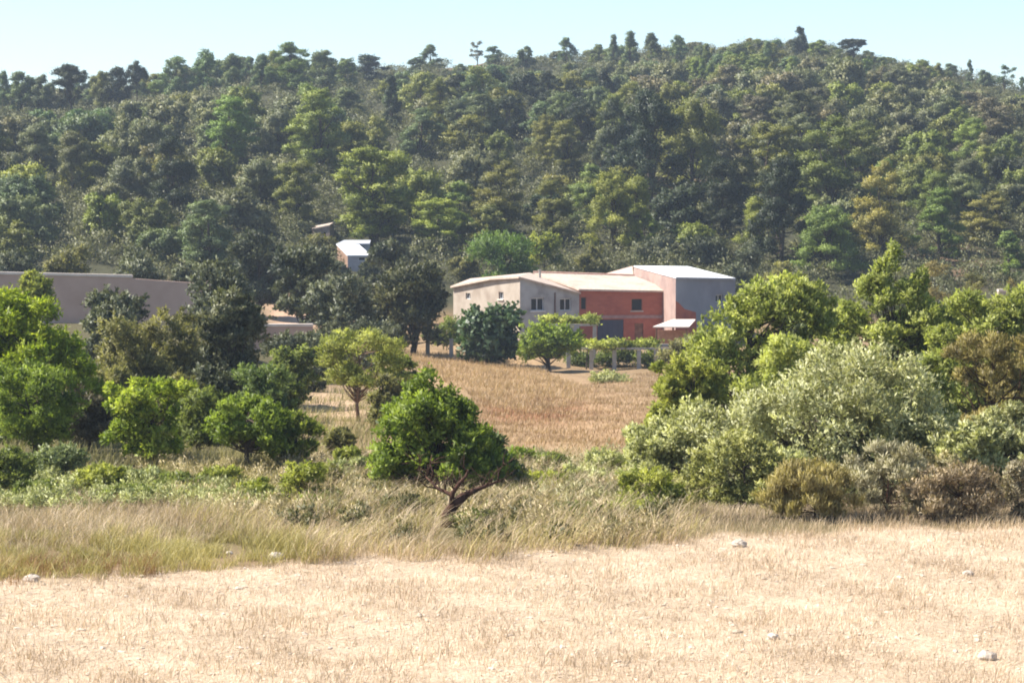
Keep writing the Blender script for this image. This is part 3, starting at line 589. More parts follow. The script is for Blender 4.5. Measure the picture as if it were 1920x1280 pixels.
# trees one can tell apart: u, v top, v base, width (px), kind, colour, label
MARKED = [
 (698, 277, 462, 160, 'dome', 'bright', 'broad sunlit pine dome standing over the stone hut'),
 (706, 384, 468, 112, 'umbrella', 'olive', 'low flat umbrella pine with black underside just behind the white roofed hut'),
 (822, 372, 470, 112, 'dome', 'bright', 'bright yellow green pine to the right of the flat umbrella pine'),
 (862, 345, 455, 84, 'cone', 'green', 'mid green pine close behind the bright yellow green one'),
 (945, 305, 446, 112, 'dome', 'olive', 'round olive pine with shaded foot above the farmhouse ridge'),
 (915, 385, 465, 70, 'dome', 'olive', 'small olive pine in front of the round shaded one'),
 (1032, 342, 455, 90, 'tall', 'olive', 'sunlit olive pine right of the round shaded one'),
 (1150, 318, 475, 96, 'tall', 'bright', 'light green double pine, left half, above the barn roof'),
 (1192, 330, 480, 76, 'tall', 'bright', 'light green double pine, right half, above the barn roof'),
 (1210, 394, 470, 46, 'cone', 'bright', 'small bright cone pine at the foot of the double pine'),
 (1220, 165, 392, 118, 'tall', 'dark', 'tallest dark pine in mid hill with bare black trunk'),
 (1300, 180, 385, 110, 'tall', 'olive', 'tall olive topped pine just right of the tallest dark one'),
 (1150, 193, 350, 76, 'tall', 'dark', 'dark narrow pine just left of the tallest one'),
 (1352, 305, 440, 96, 'tall', 'dark', 'dark pine below the tall olive topped one'),
 (1420, 368, 492, 70, 'tall', 'bright', 'slim light green pine behind the metal roofed shed'),
 (1466, 292, 500, 112, 'tall', 'dark', 'tall dark pine right of the slim light green one'),
 (1552, 383, 545, 112, 'tall', 'green', 'dense green pine with sunlit left flank rising from the thicket'),
 (1652, 306, 492, 106, 'dome', 'golden', 'golden topped pine with reddish shade and bare trunk'),
 (1762, 358, 480, 92, 'cone', 'green', 'leaning light green pine right of the golden topped one'),
 (1858, 362, 462, 116, 'dome', 'golden', 'broad golden green pine near the right edge of the slope'),
 (1892, 436, 520, 66, 'cone', 'green', 'small pointed green pine low at the right edge'),
 (1560, 222, 400, 150, 'dome', 'olive', 'very broad olive pine on the slope above the golden topped one'),
 (1440, 230, 372, 130, 'dome', 'olive', 'broad olive pine beside the very broad one, nearer the tall pair'),
 (600, 168, 335, 128, 'dome', 'olive', 'large olive pine on mid slope above the stone hut'),
 (430, 180, 305, 110, 'dome', 'green', 'wide green pine crown on left upper slope'),
 (320, 262, 405, 96, 'tall', 'dark', 'dark trunked pine among grey oaks on the left slope'),
 (735, 145, 245, 44, 'cone', 'dark', 'slim black green pine on upper slope left of the saddle'),
 (1062, 225, 335, 84, 'dome', 'olive', 'olive pine with visible stems on the middle slope'),
 (790, 205, 300, 84, 'dome', 'bluish', 'rounded bluish pine below the slim black green one'),
 (560, 300, 425, 90, 'dome', 'olive', 'olive pine just above the roof of the stone hut, to its left'),
 (132, 119, 226, 74, 'umbrella', 'dark', 'umbrella pine on the skyline with clear dark trunk'),
 (42, 136, 218, 66, 'dome', 'bluish', 'double crowned pine on the skyline by the left edge'),
 (8, 138, 215, 30, 'tall', 'bluish', 'narrow skyline pine cut by the left edge'),
 (78, 145, 222, 40, 'tall', 'bluish', 'slim skyline pine left of the umbrella pine'),
 (222, 130, 205, 56, 'dome', 'dark', 'dark round skyline pine right of the umbrella pine'),
 (256, 117, 195, 36, 'umbrella', 'dark', 'small flat topped skyline pine with thin stem'),
 (190, 135, 212, 44, 'dome', 'olive', 'olive skyline pine next to the umbrella pine'),
 (330, 107, 190, 60, 'dome', 'bluish', 'wide bluish skyline pine left of the summit clump'),
 (386, 97, 180, 58, 'dome', 'bluish', 'rounded skyline pine in the middle of the left clump'),
 (435, 103, 180, 52, 'dome', 'bluish', 'round skyline pine just right of the middle of the left clump'),
 (462, 110, 165, 26, 'thin', 'bluish', 'wispy skyline pine in the gap of the clump'),
 (490, 103, 175, 40, 'dome', 'bluish', 'small round pine left of the high summit dome'),
 (545, 82, 178, 88, 'dome', 'green', 'highest domed pine of the left summit'),
 (608, 95, 175, 60, 'dome', 'bluish', 'bluish pine leaning off the left summit dome'),
 (690, 104, 160, 76, 'dome', 'dark', 'wide low dark pine right of the left summit'),
 (650, 112, 175, 50, 'dome', 'green', 'green pine between the summit dome and the low dark one'),
 (806, 86, 138, 44, 'cone', 'bluish', 'lone triangular pine left of the bare saddle'),
 (780, 108, 140, 34, 'dome', 'bluish', 'small round pine at the foot of the triangular one'),
 (895, 78, 124, 30, 'thin', 'pale', 'thin see-through pine standing on the saddle'),
 (926, 87, 124, 34, 'dome', 'bluish', 'small dense pine right beside the see-through one'),
 (985, 88, 145, 40, 'dome', 'bluish', 'round pine on the right shoulder of the saddle'),
 (1062, 73, 130, 40, 'cone', 'bluish', 'pointed pine on the ridge right of the saddle'),
 (1122, 85, 130, 34, 'cone', 'green', 'low pointed pine between two taller ridge cones'),
 (1150, 70, 128, 28, 'cone', 'bluish', 'slender ridge pine left of the twin cones'),
 (1182, 64, 124, 38, 'cone', 'bluish', 'left one of the twin cone pines on the ridge'),
 (1222, 64, 124, 40, 'cone', 'bluish', 'right one of the twin cone pines on the ridge'),
 (1270, 67, 120, 30, 'dome', 'bluish', 'small ridge pine right of the twin cones'),
 (1500, 54, 112, 32, 'tall', 'dark', 'narrow dark pine sticking up at the ridge summit'),
 (1600, 74, 118, 54, 'umbrella', 'dark', 'dark flat crowned pine on the ridge right of the summit'),
 (1535, 76, 116, 40, 'dome', 'green', 'green ridge pine between the summit and the flat crowned one'),
 (1818, 114, 160, 16, 'cone', 'bluish', 'needle thin ridge pine far down the right skyline'),
 (1884, 124, 178, 40, 'thin', 'bluish', 'ragged see-through pine on the right skyline'),
 (1845, 132, 172, 30, 'dome', 'bluish', 'small pine left of the ragged see-through one'),
 (1916, 146, 182, 22, 'cone', 'bluish', 'pointed pine on the skyline cut by the right edge'),
]
for m in MARKED:
    p = hit(m[0], min(m[2], 520))
    if m[2] < 240:                                      # skyline trees stand at the ridge itself
        t_ = (m[0] - 960) / F; yy = float(np.interp(m[0], YU, YV)) - 3
        if p[1] > yy: p = np.array([t_ * yy, yy, float(H(t_ * yy, yy))])
    h = W(m[0], m[1], p[1])[2] - p[2] + .15; hill_tree(p - [0, 0, .15], max(h, 2.5), m[3] * p[1] / F * (1.5 if m[4] == 'cone' else 1.22), m[4], m[5], m[6])
# the rest of the wood
def rule(u, v):
    """kind weights and colours by where on the slope a tree grows"""
    if v < 175 and u > 1240: return (.9, ['green', 'bluish', 'green', 'olive'], ['cone', 'dome', 'dome'])
    if u > 1200 and v < 330: return (.16, ['grey', 'grey', 'grey', 'olive', 'brown'], ['dome', 'dome'])
    if u < 560 and v > 225: return (.22, ['grey', 'grey', 'bluish', 'olive'], ['dome', 'tall'])
    if u < 620: return (.75, ['green', 'olive', 'bluish', 'dark', 'bluish'], ['dome', 'dome', 'tall'])
    if v < 215: return (.5, ['bluish', 'grey', 'olive', 'dark'], ['dome', 'cone', 'dome'])
    if v < 300: return (.7, ['olive', 'olive', 'bluish', 'dark', 'grey'], ['dome', 'tall', 'dome'])
    return (.5, ['olive', 'grey', 'dark', 'green', 'olive'], ['dome', 'tall', 'tall'])
KEEP = [(*x, uv(x[1][0], x[1][1], x[1][2] + x[2])[1], *uv(*x[1])) for x in HILL]
KEEP += [(None, (0, YS, 0), 0, 3.6, 0, 0, 0, 405, 602, 470), (None, (0, YW, 0), 0, 3.6, 0, 0, 0, 445, 662, 530)]
SKYU = [-200, 0, 130, 250, 330, 540, 620, 760, 850, 960, 1050, 1180, 1300, 1400, 1500, 1600, 1700, 1800, 1900, 2100]; SKYV = [152, 150, 150, 140, 116, 100, 114, 130, 124, 112, 97, 86, 86, 80, 76, 92, 112, 134, 160, 190]
taken = [(x[1][0], x[1][1], max(2.6, x[3] * .48)) for x in HILL]
BLOCK = [(575, 705, 455, 560), (1040, 1110, 440, 480)]
count = {'p': 0, 'o': 0}; tries = 0
while tries < 30000 and (count['p'] < 230 or count['o'] < 290):
    tries += 1
    y = 176 + (rh.random() ** .8) * 246; t_ = rh.uniform(-.245, .245); x = t_ * y
    u_ = 960 + F * t_; yr_ = float(np.interp(u_, YU, YV))
    if y > yr_ + 2: continue
    z = float(H(x, y)); _, v_ = uv(x, y, z)
    if any(a < u_ < b and c < v_ < d for a, b, c, d in BLOCK) or (y < 192 and 700 < u_ < 1420): continue
    if abs(u_ - 885) < 50 and v_ < 152: continue
    pp, tones, kinds = rule(u_, v_)
    ip = rh.random() < pp
    if count['p' if ip else 'o'] >= (230 if ip else 290): continue
    near = 1 - np.clip((y - 180) / 220, 0, 1)
    if ip:
        kind = kinds[int(rh.integers(len(kinds)))]; h = rh.uniform(4.0, 6.4) * (1 + .25 * near); w_ = h * {'dome': .98, 'tall': .84, 'cone': .8}[kind] * rh.uniform(.85, 1.15)
        if v_ < 175: h *= .8; w_ *= .85
    else: kind = 'oak'; w_ = rh.uniform(3.9, 6.8); h = w_ * rh.uniform(.66, .95)
    tone = tones[int(rh.integers(len(tones)))]
    if kind == 'oak' and tone in ('bright', 'green'): tone = 'grey'
    sk_ = rh.uniform(-4, 14)
    if uv(x, y, z + h)[1] < np.interp(u_, SKYU, SKYV) - sk_: h *= .55; w_ *= .7
    if uv(x, y, z + h)[1] < np.interp(u_, SKYU, SKYV) - sk_: continue
    vt_ = uv(x, y, z + h)[1]; pw_ = w_ * F / y
    if any(y < q[1][1] and abs(u_ - q[8]) < (q[3] * F / q[1][1] + pw_) * .44 and vt_ < q[7] + .7 * (q[9] - q[7]) for q in KEEP): continue
    if any((x - a) ** 2 + ((y - b) * .8) ** 2 < (r * .8 + w_ * .3) ** 2 for a, b, r in taken): continue
    taken.append((x, y, w_ * .4)); count['p' if ip else 'o'] += 1
    hill_tree((x, y, z - .15), h, w_, kind, tone)
ORD = 'first second third fourth fifth sixth seventh eighth ninth tenth eleventh twelfth thirteenth fourteenth fifteenth sixteenth seventeenth eighteenth nineteenth twentieth'.split()
NUM = 'one two three four five six seven eight nine ten eleven twelve thirteen fourteen fifteen sixteen seventeen eighteen nineteen twenty'.split()
cells = {}
for t, p, h, w_, kind, tone, label in HILL:
    if label: continue
    u_, v_ = uv(*p); s = (p[1] - 172) / (float(np.interp(u_, YU, YV)) - 172)
    band = 'ridge line' if s > .93 else 'upper slope' if s > .62 else 'middle slope' if s > .32 else 'lower slope'
    lm = next(n for e, n in ((300, 'long wall'), (450, 'dark oaks'), (600, 'stone hut'), (760, 'white-roofed hut'), (900, 'holm oaks'), (1080, 'grey farmhouse'), (1270, 'brick barn'), (1400, 'metal-roofed shed'), (1580, 'green thicket'), (1760, 'silvery shrub'), (9999, 'russet shrub')) if u_ < e)
    cells.setdefault((tone, 'oak' if kind == 'oak' else {'cone': 'pointed pine', 'dome': 'round pine', 'tall': 'tall pine'}[kind], band, lm), []).append((u_, t))
for (tone, kd, band, lm), lst in cells.items():
    lst.sort(key=lambda q: q[0]); n = len(lst)
    for i, (_, t) in enumerate(lst):
        t['label'] = (f'the only {tone} {kd} on the {band} above the {lm}' if n == 1 else f'{ORD[i]} of {NUM[n - 1]} {tone} {kd}s, left to right, {band} above the {lm}')

# low scrub between the trees: nobody could count it
def scrub():
    rng = np.random.default_rng(9); n = 10500
    y = 174 + rng.random(n) ** .9 * 250; t_ = rng.uniform(-.27, .27, n); x = t_ * y; u_ = 960 + F * t_
    z = H(x, y); _, v_ = uv(x, y, z); yr_ = np.interp(u_, YU, YV)
    ok = (y < yr_ + 6) & ~((y < 186) & (u_ > 700) & (u_ < 1420)) & ~((np.abs(u_ - 605) < 26) & (y < YS + 8) & (y > YS - 9)) & ~((np.abs(u_ - 660) < 36) & (y < YW + 11) & (y > YW - 9)) & ~((np.abs(u_ - 885) < 45) & (v_ < 150)) & ~((np.abs(u_ - 1275) < 35) & (np.abs(v_ - 355) < 18)) & ~((np.abs(u_ - 1895) < 30) & (np.abs(v_ - 262) < 12))
    x, y, z = x[ok], y[ok], z[ok]; r = rng.uniform(.45, 1.35, len(x))
    cl = np.stack([x, y, z + r * .4, r * 1.25, r * 1.25, r * .8], 1)
    v, f, ti = crown_arrays(cl, 1150000, .22, .13, rng, up=.2, subs=7, core=.2, spray=.15)
    o = mesh_obj('scrub', v, [f], foliage('scrub leaves', (.075, .080, .034), (.178, .172, .076), .25), None, ti); tag(o, 'low grey green scrub covering the hillside between the trees', kind='stuff')
scrub()

# ------------------------------------------------------------------ oaks and garden trees round the houses
OAK = foliage('holm oak leaves', (.035, .045, .022), (.14, .145, .07), .2)
OAKG = foliage('grey oak leaves', (.07, .08, .045), (.21, .215, .12), .2)
OLIVE = foliage('brown olive leaves', (.115, .11, .038), (.30, .275, .10), 0.38)
CHART = foliage('chartreuse leaves', (.19, .255, .02), (.48, .52, .06), 0.46)
GREEN = foliage('fresh green leaves', (.10, .145, .02), (.32, .385, .06), 0.46)
YGREEN = foliage('yellow green leaves', (.17, .195, .034), (.43, .43, .10), 0.46)
FIG = foliage('fig leaves', (.030, .056, .018), (.105, .16, .055), .2, spec=.4)
MID = foliage('mid green leaves', (.09, .115, .028), (.26, .29, .075), 0.46)
SILVER = foliage('silver leaves', (.26, .255, .10), (.61, .60, .33), 0.32, spec=.35)
SAGE = foliage('sage leaves', (.24, .245, .085), (.58, .57, .28), 0.34)
THICK = foliage('thicket leaves', (.19, .22, .048), (.52, .53, .16), 0.46)
RUSSET = foliage('russet leaves', (.17, .135, .045), (.40, .33, .12), .3)
GREYM = foliage('mauve grey twigs', (.25, .22, .13), (.55, .50, .31), .2)
GOLD = foliage('ochre grass leaves', (.27, .22, .08), (.55, .46, .20), .3)
DRYW = foliage('dry weed leaves', (.25, .20, .10), (.58, .48, .29), .2)

plant('holm_oak', 'tall dark holm oak left of the white roofed hut', 'oak', 482, 158, 420, 128, 0, 15000, OAK, 11, k=26, rc=.3, ln=.3, wd=.17, trunk=.2, z0=.1)
plant('holm_oak', 'dark holm oak with bare leaning trunk below the white roofed hut', 'oak', 565, 136, 452, 112, 0, 12000, OAK, 12, k=20, rc=.32, ln=.27, wd=.16, trunk=.16, z0=.2)
plant('holm_oak', 'wide rounded grey green oak just above the terrace wall', 'oak', 648, 124, 527, 146, 0, 15000, OAKG, 13, k=24, rc=.32, ln=.25, wd=.15, trunk=.16, z0=.08, top=.68)
plant('holm_oak', 'big olive topped holm oak with black foot left of the farmhouse', 'oak', 778, 140, 486, 158, 0, 17000, foliage('olive oak leaves', (.04, .046, .016), (.16, .15, .05), .2), 14, k=28, rc=.3, ln=.27, wd=.15, trunk=.2, z0=.05, top=.7)
plant('holm_oak', 'small holm oak right of the white roofed hut', 'oak', 742, 170, 446, 96, 0, 10000, OAK, 15, k=18, ln=.3, wd=.17, trunk=.14)
plant('fig_tree', 'dark fig tree with large glossy leaves against the cream house wall', 'fig', 912, 136, 585, 150, 0, 7500, FIG, 16, k=22, rc=.32, ln=.34, wd=.3, trunk=.14, z0=.06, top=.7, up=.1, core=.15, spray=.25)
plant('fruit_tree', 'small bright green tree on a dark trunk right of the fig', 'tree', 1030, 130, 616, 122, 0, 9500, GREEN, 17, k=20, rc=.33, ln=.2, wd=.13, trunk=.13, z0=.3, bark=BARK)
plant('willow_tree', 'feathery light green willow behind the farmhouse roof', 'tree', 944, 184, 432, 126, 0, 14000, foliage('willow leaves', (.085, .15, .022), (.19, .26, .06), .35), 18, k=24, rc=.3, ln=.3, wd=.09, trunk=.12, z0=.15, up=.5)
for u_, v_, w_, Y_, mt, lab in ((1020, 432, 70, 190, YGREEN, 'yellow green bush right of the feathery willow'), (1110, 455, 66, 186, OLIVE, 'brownish bush behind the barn ridge'), (870, 480, 50, 186, OLIVE, 'low olive bush left of the willow trunk'), (1395, 455, 80, 178, OAKG, 'grey bush behind the white metal roof'), (1330, 450, 90, 196, OAK, 'dark bush on the bank behind the metal roofed shed'), (1230, 455, 100, 198, OAKG, 'grey green bush behind the tall shed, left of its roof'), (1450, 480, 70, 170, OLIVE, 'olive brown bush right of the metal roofed shed'), (1500, 515, 90, 150, MID, 'dark green bush at the back of the green thicket')):
    plant('shrub', lab, 'bush', u_, Y_, v_, w_, 0, 6500, mt, int(u_), k=14, ln=.27, wd=.13, trunk=.06, part='foliage', stem='stems')
for u_, v_, w_, Y_, mt, lab in ((604, 450, 60, YS - 4, OLIVE, 'olive bush hiding the foot of the stone hut'), (636, 498, 40, YW - 3, OAKG, 'grey bush at the foot of the ochre wall of the white roofed hut'), (690, 488, 40, YW - 3, OAK, 'dark bush at the front corner of the white roofed hut'), (568, 425, 50, YS + 1, OAKG, 'grey bush just left of the stone hut')):
    plant('shrub', lab, 'bush', u_, Y_, v_, w_, 0, 4500, mt, int(u_) + 40, k=16, ln=.26, wd=.12, trunk=.05, part='foliage', stem='stems', z0=0.)
for u_, v_, w_, Y_, mt, lab in ((410, 492, 150, 108, OAKG, 'pale grey green oak behind the big rounded oak, by the wall end'), (130, 452, 90, 146, OLIVE, 'brownish bush peeping over the coping of the long wall'), (270, 468, 120, 140, OAKG, 'grey bush above the bare end of the long wall'), (345, 494, 64, 137, OAKG, 'small grey bush over the right end of the long wall'), (30, 470, 90, 150, OAKG, 'grey bush over the long wall near the left edge'), (60, 505, 80, 98, YGREEN, 'yellowish bush against the long wall near the left edge')):
    plant('shrub', lab, 'bush', u_, Y_, v_, w_, 0, 9000, mt, int(u_) + 1, k=16, ln=.22, wd=.12, trunk=.08, part='foliage', stem='stems')
plant('holm_oak', 'big rounded holm oak with black hollow beside the end of the long wall', 'oak', 440, 84, 535, 160, 0, 26000, foliage('oak leaves in sun', (.055, .065, .03), (.21, .205, .10), .2), 21, k=30, rc=.3, ln=.17, wd=.1, trunk=.15, z0=.02, top=.66)
plant('holm_oak', 'grey green oak in front of the middle of the long wall', 'oak', 215, 96, 546, 130, 0, 18000, OAKG, 22, k=24, rc=.3, ln=.19, wd=.11, trunk=.13, z0=.02, top=.7)
plant('olive_tree', 'brown tinged spreading olive tree between the two oaks', 'olive', 285, 80, 585, 225, 0, 30000, OLIVE, 23, k=28, rc=.28, ln=.16, wd=.07, trunk=.12, z0=.02, top=.72)
plant('acacia_tree', 'feathery yellow green acacia on a thin curved trunk', 'tree', 672, 76, 606, 200, 0, 15000, foliage('acacia leaves', (.19, .21, .045), (.46, .46, .13), 0.46), 24, k=50, rc=.17, ln=.13, wd=.045, trunk=.06, z0=.34, fork=.45, bark=surf('pale bark', (.16, .10, .07), (.26, .17, .12), 8), flat=.55)
plant('shrub', 'dark green bush under the left side of the acacia', 'bush', 545, 82, 655, 110, 0, 12000, MID, 25, k=16, ln=.14, wd=.08, part='foliage', stem='stems')
plant('shrub', 'grey green sapling bush right behind the almond, left of the acacia', 'bush', 492, 66, 690, 120, 0, 12000, foliage('cool green leaves', (.09, .13, .036), (.27, .32, .11), 0.46), 26, k=18, ln=.13, wd=.06, part='foliage', stem='stems')
plant('shrub', 'olive shadowed bush on the right shoulder of the acacia', 'bush', 752, 78, 660, 80, 0, 8000, MID, 27, k=12, ln=.13, wd=.06, part='foliage', stem='stems')

# ------------------------------------------------------------------ near trees on the left
plant('ash_tree', 'tall chartreuse leafy tree at the left edge before the wall', 'tree', 57.5, 64, 538, 275, 0, 36000, CHART, 31, k=85, rc=.17, ln=.16, wd=.06, trunk=.12, z0=.05, fork=.5, up=.1, subr=.36, core=.15, flat=.9, spray=.5, nw=.38, clumps=outline(prof(-80, 195, 833, 538, [(-80, 555), (0, 538), (50, 542), (90, 562), (130, 608), (165, 655), (195, 705)]), 110, 0.16, 0.7, 0.1))
plant('almond_tree', 'dark green almond with crooked bare trunks at the left edge', 'almond', 62, 56, 682, 190, 0, 16000, GREEN, 32, k=50, rc=.2, ln=.11, wd=.055, trunk=.07, z0=.16, fork=.7, spray=.45)
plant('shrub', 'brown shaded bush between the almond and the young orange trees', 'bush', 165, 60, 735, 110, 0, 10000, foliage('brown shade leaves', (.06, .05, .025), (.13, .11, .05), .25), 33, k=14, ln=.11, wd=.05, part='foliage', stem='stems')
plant('citrus_tree', 'young lime green tree on two thin trunks', 'citrus tree', 282, 55, 706, 172, 0, 15000, foliage('lime leaves', (.15, .21, .022), (.43, .47, .075), 0.46), 34, k=48, rc=.19, ln=.12, wd=.06, trunk=.045, z0=.12, fork=.8, subr=.36, spray=.5)
plant('shrub', 'pale bush behind the young lime green tree', 'bush', 372, 59, 735, 90, 0, 9000, MID, 35, k=12, ln=.11, wd=.05, part='foliage', stem='stems')
plant('almond_tree', 'spreading green almond on a crooked forked trunk', 'almond', 462, 52.5, 742, 190, 0, 17000, GREEN, 36, k=50, rc=.18, ln=.115, wd=.055, trunk=.06, z0=.24, fork=.75, subr=.36, spray=.5)
plant('almond_tree', 'round green almond leaning over the pale grass right of the forked one', 'almond', 556, 53.5, 772, 112, 0, 10000, foliage('almond leaves', (.115, .15, .024), (.34, .37, .075), 0.46), 37, k=30, rc=.22, ln=.115, wd=.055, trunk=.05, z0=.1, fork=.7, spray=.5)
plant('almond_tree', 'dense bright green almond in the centre with dark shaded right half', 'almond', 825.0, 47.5, 690, 270, 0, 32000, GREEN, 38, k=80, rc=.18, ln=.115, wd=.055, trunk=.07, z0=.02, fork=.9, subr=.38, top=.7, skew=.3, spray=.45, clumps=outline(prof(690, 960, 932, 690, [(690, 815), (710, 765), (740, 725), (780, 690), (812, 697), (860, 735), (900, 772), (930, 812), (960, 865)]), 110, .16, .8, .16), bark=BARK_RED)
plant('almond_tree', 'low cool green almond joined to the right flank of the dense one', 'almond', 915, 48.5, 795, 110, 0, 12000, foliage('cool almond leaves', (.065, .09, .028), (.22, .26, .10), .25), 39, k=40, rc=.2, ln=.11, wd=.055, trunk=.05, z0=.12, skew=.5)
plant('shrub', 'little spray of green shoots right of the central almond', 'bush', 985, 52, 832, 84, 0, 3200, GREEN, 40, k=10, rc=.34, ln=.12, wd=.05, part='foliage', stem='stems', trunk=.02)
plant('shrub', 'yellow green sapling in the weeds below the forked almond', 'bush', 565, 44.5, 872, 130, 0, 4200, YGREEN, 41, k=14, rc=.26, ln=.09, wd=.04, trunk=.03, part='foliage', stem='stems', bark=BARK_RED, subr=.3)
plant('shrub', 'leafy green weed bush low at the left edge', 'bush', 22, 48, 852, 110, 0, 7500, MID, 42, k=14, ln=.09, wd=.045, trunk=.02, part='foliage', stem='stems')
plant('shrub', 'pale green weed bush under the dark almond', 'bush', 120, 50, 850, 120, 0, 7500, foliage('pale weed leaves', (.13, .16, .06), (.30, .33, .15), .3), 43, k=14, ln=.09, wd=.045, trunk=.02, part='foliage', stem='stems')
plant('shrub', 'grey green weed patch on the far side of the dry grass clearing', 'bush', 1128, 112, 708, 84, 0, 4000, SAGE, 44, k=10, ln=.14, wd=.07, trunk=.02, part='foliage', stem='stems', flat=.6)
for u_, v_, w_, Y_, lab in ((1085, 672, 70, 138.5, 'dark plant under the left end of the pergola'), (1150, 664, 80, 138.5, 'dark leafy plant under the vine beam between posts'), (1215, 664, 84, 138.5, 'dark leafy plant beneath the beam at the vine end'), (1275, 640, 90, 134, 'weedy bush at the right end of the pergola'), (838, 606, 80, 146, 'dark bush behind the stone gatepost')):
    plant('shrub', lab, 'bush', u_, Y_, v_, w_, 0, 4000, MID if u_ < 1250 else OLIVE, int(u_) + 3, k=12, ln=.17, wd=.1, trunk=.02, part='foliage', stem='stems')

# ------------------------------------------------------------------ the thicket on the right
plant('shrub', 'huge silvery shrub with pale leaves and dark hollows', 'shrub', 1552.5, 49.5, 632, 545, 0, 56000, SILVER, 51, k=150, rc=.125, ln=.12, wd=.05, trunk=.07, z0=.03, part='foliage', stem='stems', depth=.7, top=.66, subr=.4, core=.18, spray=.5, nw=.38, clumps=outline(prof(1280, 1825, 900, 632, [(1280, 760), (1420, 715), (1500, 680), (1560, 650), (1640, 632), (1720, 655), (1780, 725), (1825, 800)]), 190, 0.125, 0.7, 0))
plant('shrub', 'sage green left shoulder of the silvery shrub', 'shrub', 1255.0, 50, 742, 190, 0, 26000, SAGE, 52, k=80, rc=.15, ln=.11, wd=.05, trunk=.05, z0=.05, part='foliage', stem='stems', depth=.8, subr=.5, spray=.5, nw=.38, clumps=outline(prof(1160, 1350, 897, 742, [(1160, 845), (1200, 795), (1260, 765), (1350, 742)]), 80, 0.19, 0.7, 0))
plant('shrub', 'pale silvery shrub cut by the right edge', 'shrub', 1895.0, 48.5, 740, 190, 0, 18000, SILVER, 53, k=50, rc=.18, ln=.11, wd=.05, trunk=.05, z0=.05, part='foliage', stem='stems', subr=.36, spray=.5, nw=.38, clumps=outline(prof(1800, 1990, 905, 740, [(1800, 800), (1840, 760), (1900, 748), (1990, 740)]), 60, 0.18, 0.7, 0))
plant('almond_tree', 'broad light green almond thicket beside the blue grey shed wall', 'almond', 1402.5, 64, 498, 345, 0, 40000, THICK, 54, k=95, rc=.15, ln=.15, wd=.07, trunk=.09, z0=.0, depth=.9, top=.7, subr=.36, spray=.5, nw=.38, clumps=outline(prof(1230, 1575, 833, 498, [(1230, 720), (1270, 655), (1310, 592), (1360, 560), (1420, 525), (1480, 498), (1530, 518), (1575, 545)]), 120, 0.15, 0.7, 0))
plant('almond_tree', 'yellow green almond lower left in front of the pergola end', 'almond', 1305, 60, 660, 180, 0, 20000, YGREEN, 55, k=50, rc=.18, ln=.13, wd=.06, trunk=.07, z0=.06, subr=.36, spray=.5)
plant('almond_tree', 'light green almond with a tall arching shoot against the dark slope', 'almond', 1668, 68, 520, 280, 0, 40000, THICK, 56, k=40, rc=.24, ln=.15, wd=.07, trunk=.08, z0=.0, subr=.36,
      clumps=lambda rng, h, wd: outline(prof(1545, 1815, 810, 520, [(1545, 560), (1600, 525), (1640, 520), (1690, 530), (1740, 545), (1815, 575)]), 90, .16)(rng, h, wd) + [(x0 + .45 * q + .06 * rng.normal(), .1 * rng.normal(), h * .9 + ht * q, .30 - .14 * q, .3 - .14 * q, .26) for x0, ht in ((-.35, 1.15), (-.75, .55), (.55, .4)) for q in np.linspace(0, 1, 6)])
plant('almond_tree', 'olive green almond behind the russet shrub at the right', 'almond', 1847.5, 66, 520, 225, 0, 28000, THICK, 57, k=70, rc=.16, ln=.14, wd=.065, trunk=.08, z0=.0, subr=.36, spray=.5, clumps=outline(prof(1735, 1960, 818, 520, [(1735, 580), (1790, 545), (1830, 527), (1870, 548), (1960, 520)]), 80, 0.17, 0.7, 0))
plant('shrub', 'russet brown twiggy shrub near the right edge', 'shrub', 1868, 55, 606, 200, 0, 16000, RUSSET, 58, k=60, rc=.17, ln=.13, wd=.028, trunk=.06, z0=.05, part='foliage', stem='stems', up=.7, bark=BARK_RED, spray=.6)
plant('shrub', 'olive yellow low bush at the foot of the sage green shrub', 'bush', 1395.0, 45.5, 808, 270, 0, 20000, foliage('olive yellow leaves', (.19, .195, .055), (.48, .46, .17), .3), 59, k=50, rc=.17, ln=.09, wd=.04, trunk=.03, z0=.04, part='foliage', stem='stems', subr=.36, spray=.5, clumps=outline(prof(1260, 1530, 945, 808, [(1260, 880), (1300, 845), (1360, 808), (1430, 815), (1490, 850), (1530, 900)]), 70, 0.15, 0.5, 0))
plant('shrub', 'small yellow green bush where the thicket meets the weeds', 'bush', 1210, 43.5, 895, 120, 0, 9000, YGREEN, 60, k=16, ln=.08, wd=.035, trunk=.02, part='foliage', stem='stems', z0=0.)
plant('shrub', 'mauve grey twiggy shrub in front of the silvery one', 'shrub', 1665, 42.3, 828, 175, 0, 14000, GREYM, 61, k=45, rc=.18, ln=.10, wd=.018, trunk=.02, part='foliage', stem='stems', up=.9, bark=BARK_RED, spray=.6, z0=0.)
plant('shrub', 'reddish mauve low shrub along the field edge at right', 'shrub', 1800, 41.9, 872, 220, 0, 14000, foliage('reddish twigs', (.25, .185, .11), (.54, .43, .27), .2), 62, k=50, rc=.16, ln=.09, wd=.02, trunk=.02, part='foliage', stem='stems', up=.7, depth=.5, bark=BARK_RED, spray=.6, z0=0.)
plant('shrub', 'pale ochre bush right of the mauve grey shrub', 'bush', 1760, 43, 850, 130, 0, 9000, foliage('pale ochre leaves', (.24, .20, .09), (.50, .44, .24), .25), 63, k=16, ln=.09, wd=.04, trunk=.02, part='foliage', stem='stems', z0=0.)
plant('shrub', 'ochre grass clump with rusty foot at the field edge', 'bush', 1530, 41.8, 872, 230, 0, 15000, GOLD, 64, k=50, rc=.16, ln=.14, wd=.02, trunk=.015, part='foliage', stem='stems', up=1.2, depth=.6, bark=BARK_RED, spray=.6, z0=0.)
